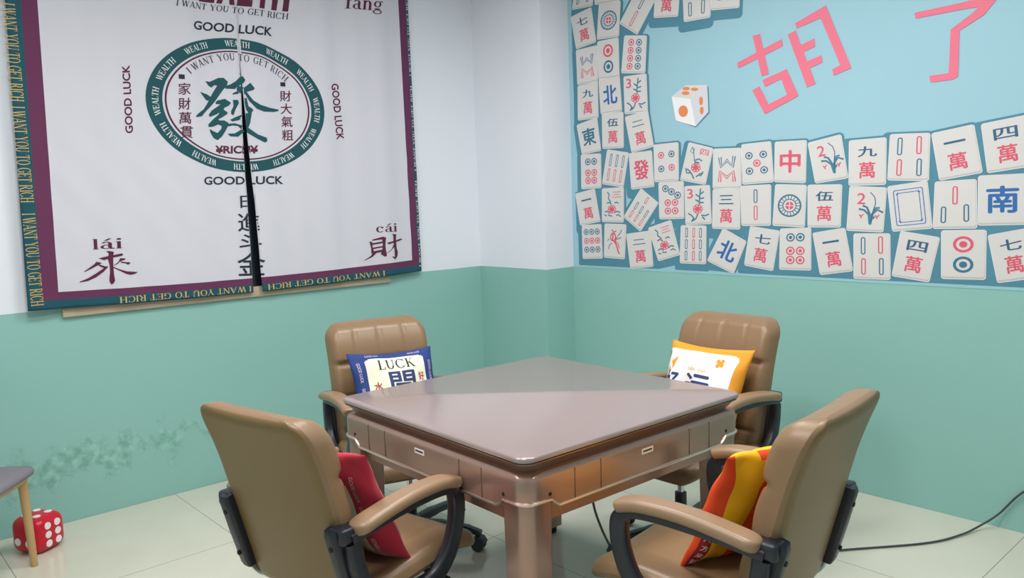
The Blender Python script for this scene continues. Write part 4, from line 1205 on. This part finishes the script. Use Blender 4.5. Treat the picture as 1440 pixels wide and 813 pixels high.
# painted die
z5 = lambda a, b: wall_r(790+a/4.065, b/4.065)
pr = Print()
pr.poly([(640, 575), (668, 690), (768, 728), (846, 645), (840, 500), (835, 490)], z5, 3); pr.lz = .0003
pr.poly([(630, 553), (710, 488), (834, 487), (840, 640), (768, 722), (655, 690)], z5, 0); pr.lz = .0006
pr.poly([(738, 566), (834, 487), (839, 640), (768, 722)], z5, 1); pr.poly([(632, 553), (710, 489), (833, 488), (738, 566)], z5, 2); pr.lz = .0010
for cx, cy, rx, ry in ((714, 507, 21, 10), (762, 511, 21, 10), (711, 533, 22, 11), (697, 636, 27, 33), (799, 577, 11, 25), (803, 632, 11, 22)):
    pr.poly(ell(cx, cy, rx, ry, 0, 360, 20)[:-1], z5, 4)
pr.bm.verts.index_update()
mb = MB(); mb.v = [tuple(mpt(v.co.x, v.co.y, .0034+v.co.z)) for v in pr.bm.verts]; mb.f = [tuple(v.index for v in f.verts) for f in pr.bm.faces]; mb.mi = [f.material_index for f in pr.bm.faces]
mb.build('painted_die', [M['tilew'], M['dies'], M['tile'], M['shade'], M['orange']], mur, smooth=False); pr.bm.free()


# ------------------------------------------------------------------ big red die on the floor
def red_die():
    s = .160; h = s/2
    d = empty('inflatable_die', (.668, 3.905, 0), radians(33))
    tag(d, 'big glossy red die with white spots on the floor behind the stool leg', 'die')
    bm = bmesh.new(); bmesh.ops.create_cube(bm, size=s); bmesh.ops.bevel(bm, geom=bm.edges[:], offset=.046, segments=6, affect='EDGES', profile=.5)
    for v in bm.verts:
        n = v.co.copy(); k = 1+.05*(1-max(abs(n.x), abs(n.y), abs(n.z))/h)
        v.co *= k
    MB().bm(bm, Matrix.Translation((0, 0, h))).build('body', M['die'], d, angle=180)
    def face(R, spots):
        for u, v, ru, rv in spots:
            p = MB(); vs = [R @ Vector((u+ru*cos(2*pi*i/20), -h-.0012, v+rv*sin(2*pi*i/20))) for i in range(20)]
            vs2 = [R @ Vector((u+ru*cos(2*pi*i/20), -h+.003, v+rv*sin(2*pi*i/20))) for i in range(20)]
            p.add([q+Vector((0, 0, h)) for q in vs+vs2], [tuple(range(20))]+[(i, (i+1) % 20, 20+(i+1) % 20, 20+i) for i in range(20)])
            p.build('spot', M['pip'], d, angle=30)
    r = .0155; c = .039
    RZ = lambda a: Matrix.Rotation(radians(a), 3, 'Z'); RX = lambda a: Matrix.Rotation(radians(a), 3, 'X')
    face(RZ(0), [(x, z, r, r) for x in (-.025, .025) for z in (-c, 0, c)])         # six, towards the camera's right
    face(RZ(-90), [(-.03, -.02, r, .017), (.026, -.026, r, .017)])                 # two, towards the left
    face(RX(-90), [(x, z, r, r) for x in (-.03, .03) for z in (-.03, .03)])         # top
    face(RZ(90), [(x, z, r, r) for x in (-.03, .03) for z in (-.03, .03)]+[(0, 0, r, r)])
    face(RZ(180), [(0, 0, .02, .02)])


red_die()


# ------------------------------------------------------------------ stool at the left edge
def stool():
    a = Vector((.655, 3.725)); L = .40
    e1 = Vector((-.155, -.20)).normalized(); e2 = Vector((-e1.y, e1.x))   # e1: towards the camera; e2: towards the wall side
    if e2.x > 0: e2 = -e2
    c = a+(e1+e2)*L/2
    ang = math.atan2(e1.y, e1.x)
    t = empty('stool', (c.x, c.y, 0), ang); tag(t, 'low stool with grey padded seat and round beech legs at the left edge', 'stool')
    b = MB()
    def rg(h, r, z): return [(x, y, z) for x, y in rsq(h, r, 8, 4)]
    b.loft([rg(L/2-.006, .05, .392), rg(L/2+.004, .055, .397), rg(L/2+.008, .058, .410), rg(L/2+.002, .055, .422), rg(L/2-.03, .05, .429)])
    b.build('seat', M['stoolc'], t, angle=60)
    MB().loft([rg(L/2-.018, .045, .372), rg(L/2-.012, .045, .3925)]).build('seat_frame', M['stoolw'], t)
    for sx in (-1, 1):
        for sy in (-1, 1):
            x, y = sx*(L/2-.042), sy*(L/2-.042)
            l = MB(); l.cyl((x+sx*.010, y+sy*.010, 0), (x, y, .375), .0135, .0185, 20); l.build('leg', M['stoolw'], t)


stool()

# ------------------------------------------------------------------ cable
cp = [(1.80, 1.66, .565), (1.86, 1.69, .42), (2.05, 1.78, .20), (2.28, 1.86, .035), (2.45, 1.80, .006), (2.75, 1.58, .006), (3.004, 1.414, .006), (3.302, 1.198, .006), (3.478, 1.123, .008), (3.60, 1.088, .02), (3.665, 1.035, .07), (3.672, .950, .185), (3.674, .80, .30)]
cb = MB(); cb.sweep(spline(cp, 10), [(.0042*cos(k*pi/4), .0042*sin(k*pi/4)) for k in range(8)])
tag(cb.build('power_cable', M['cable']), 'thin dark power cable running from under the table across the floor to the mural wall', 'cable')
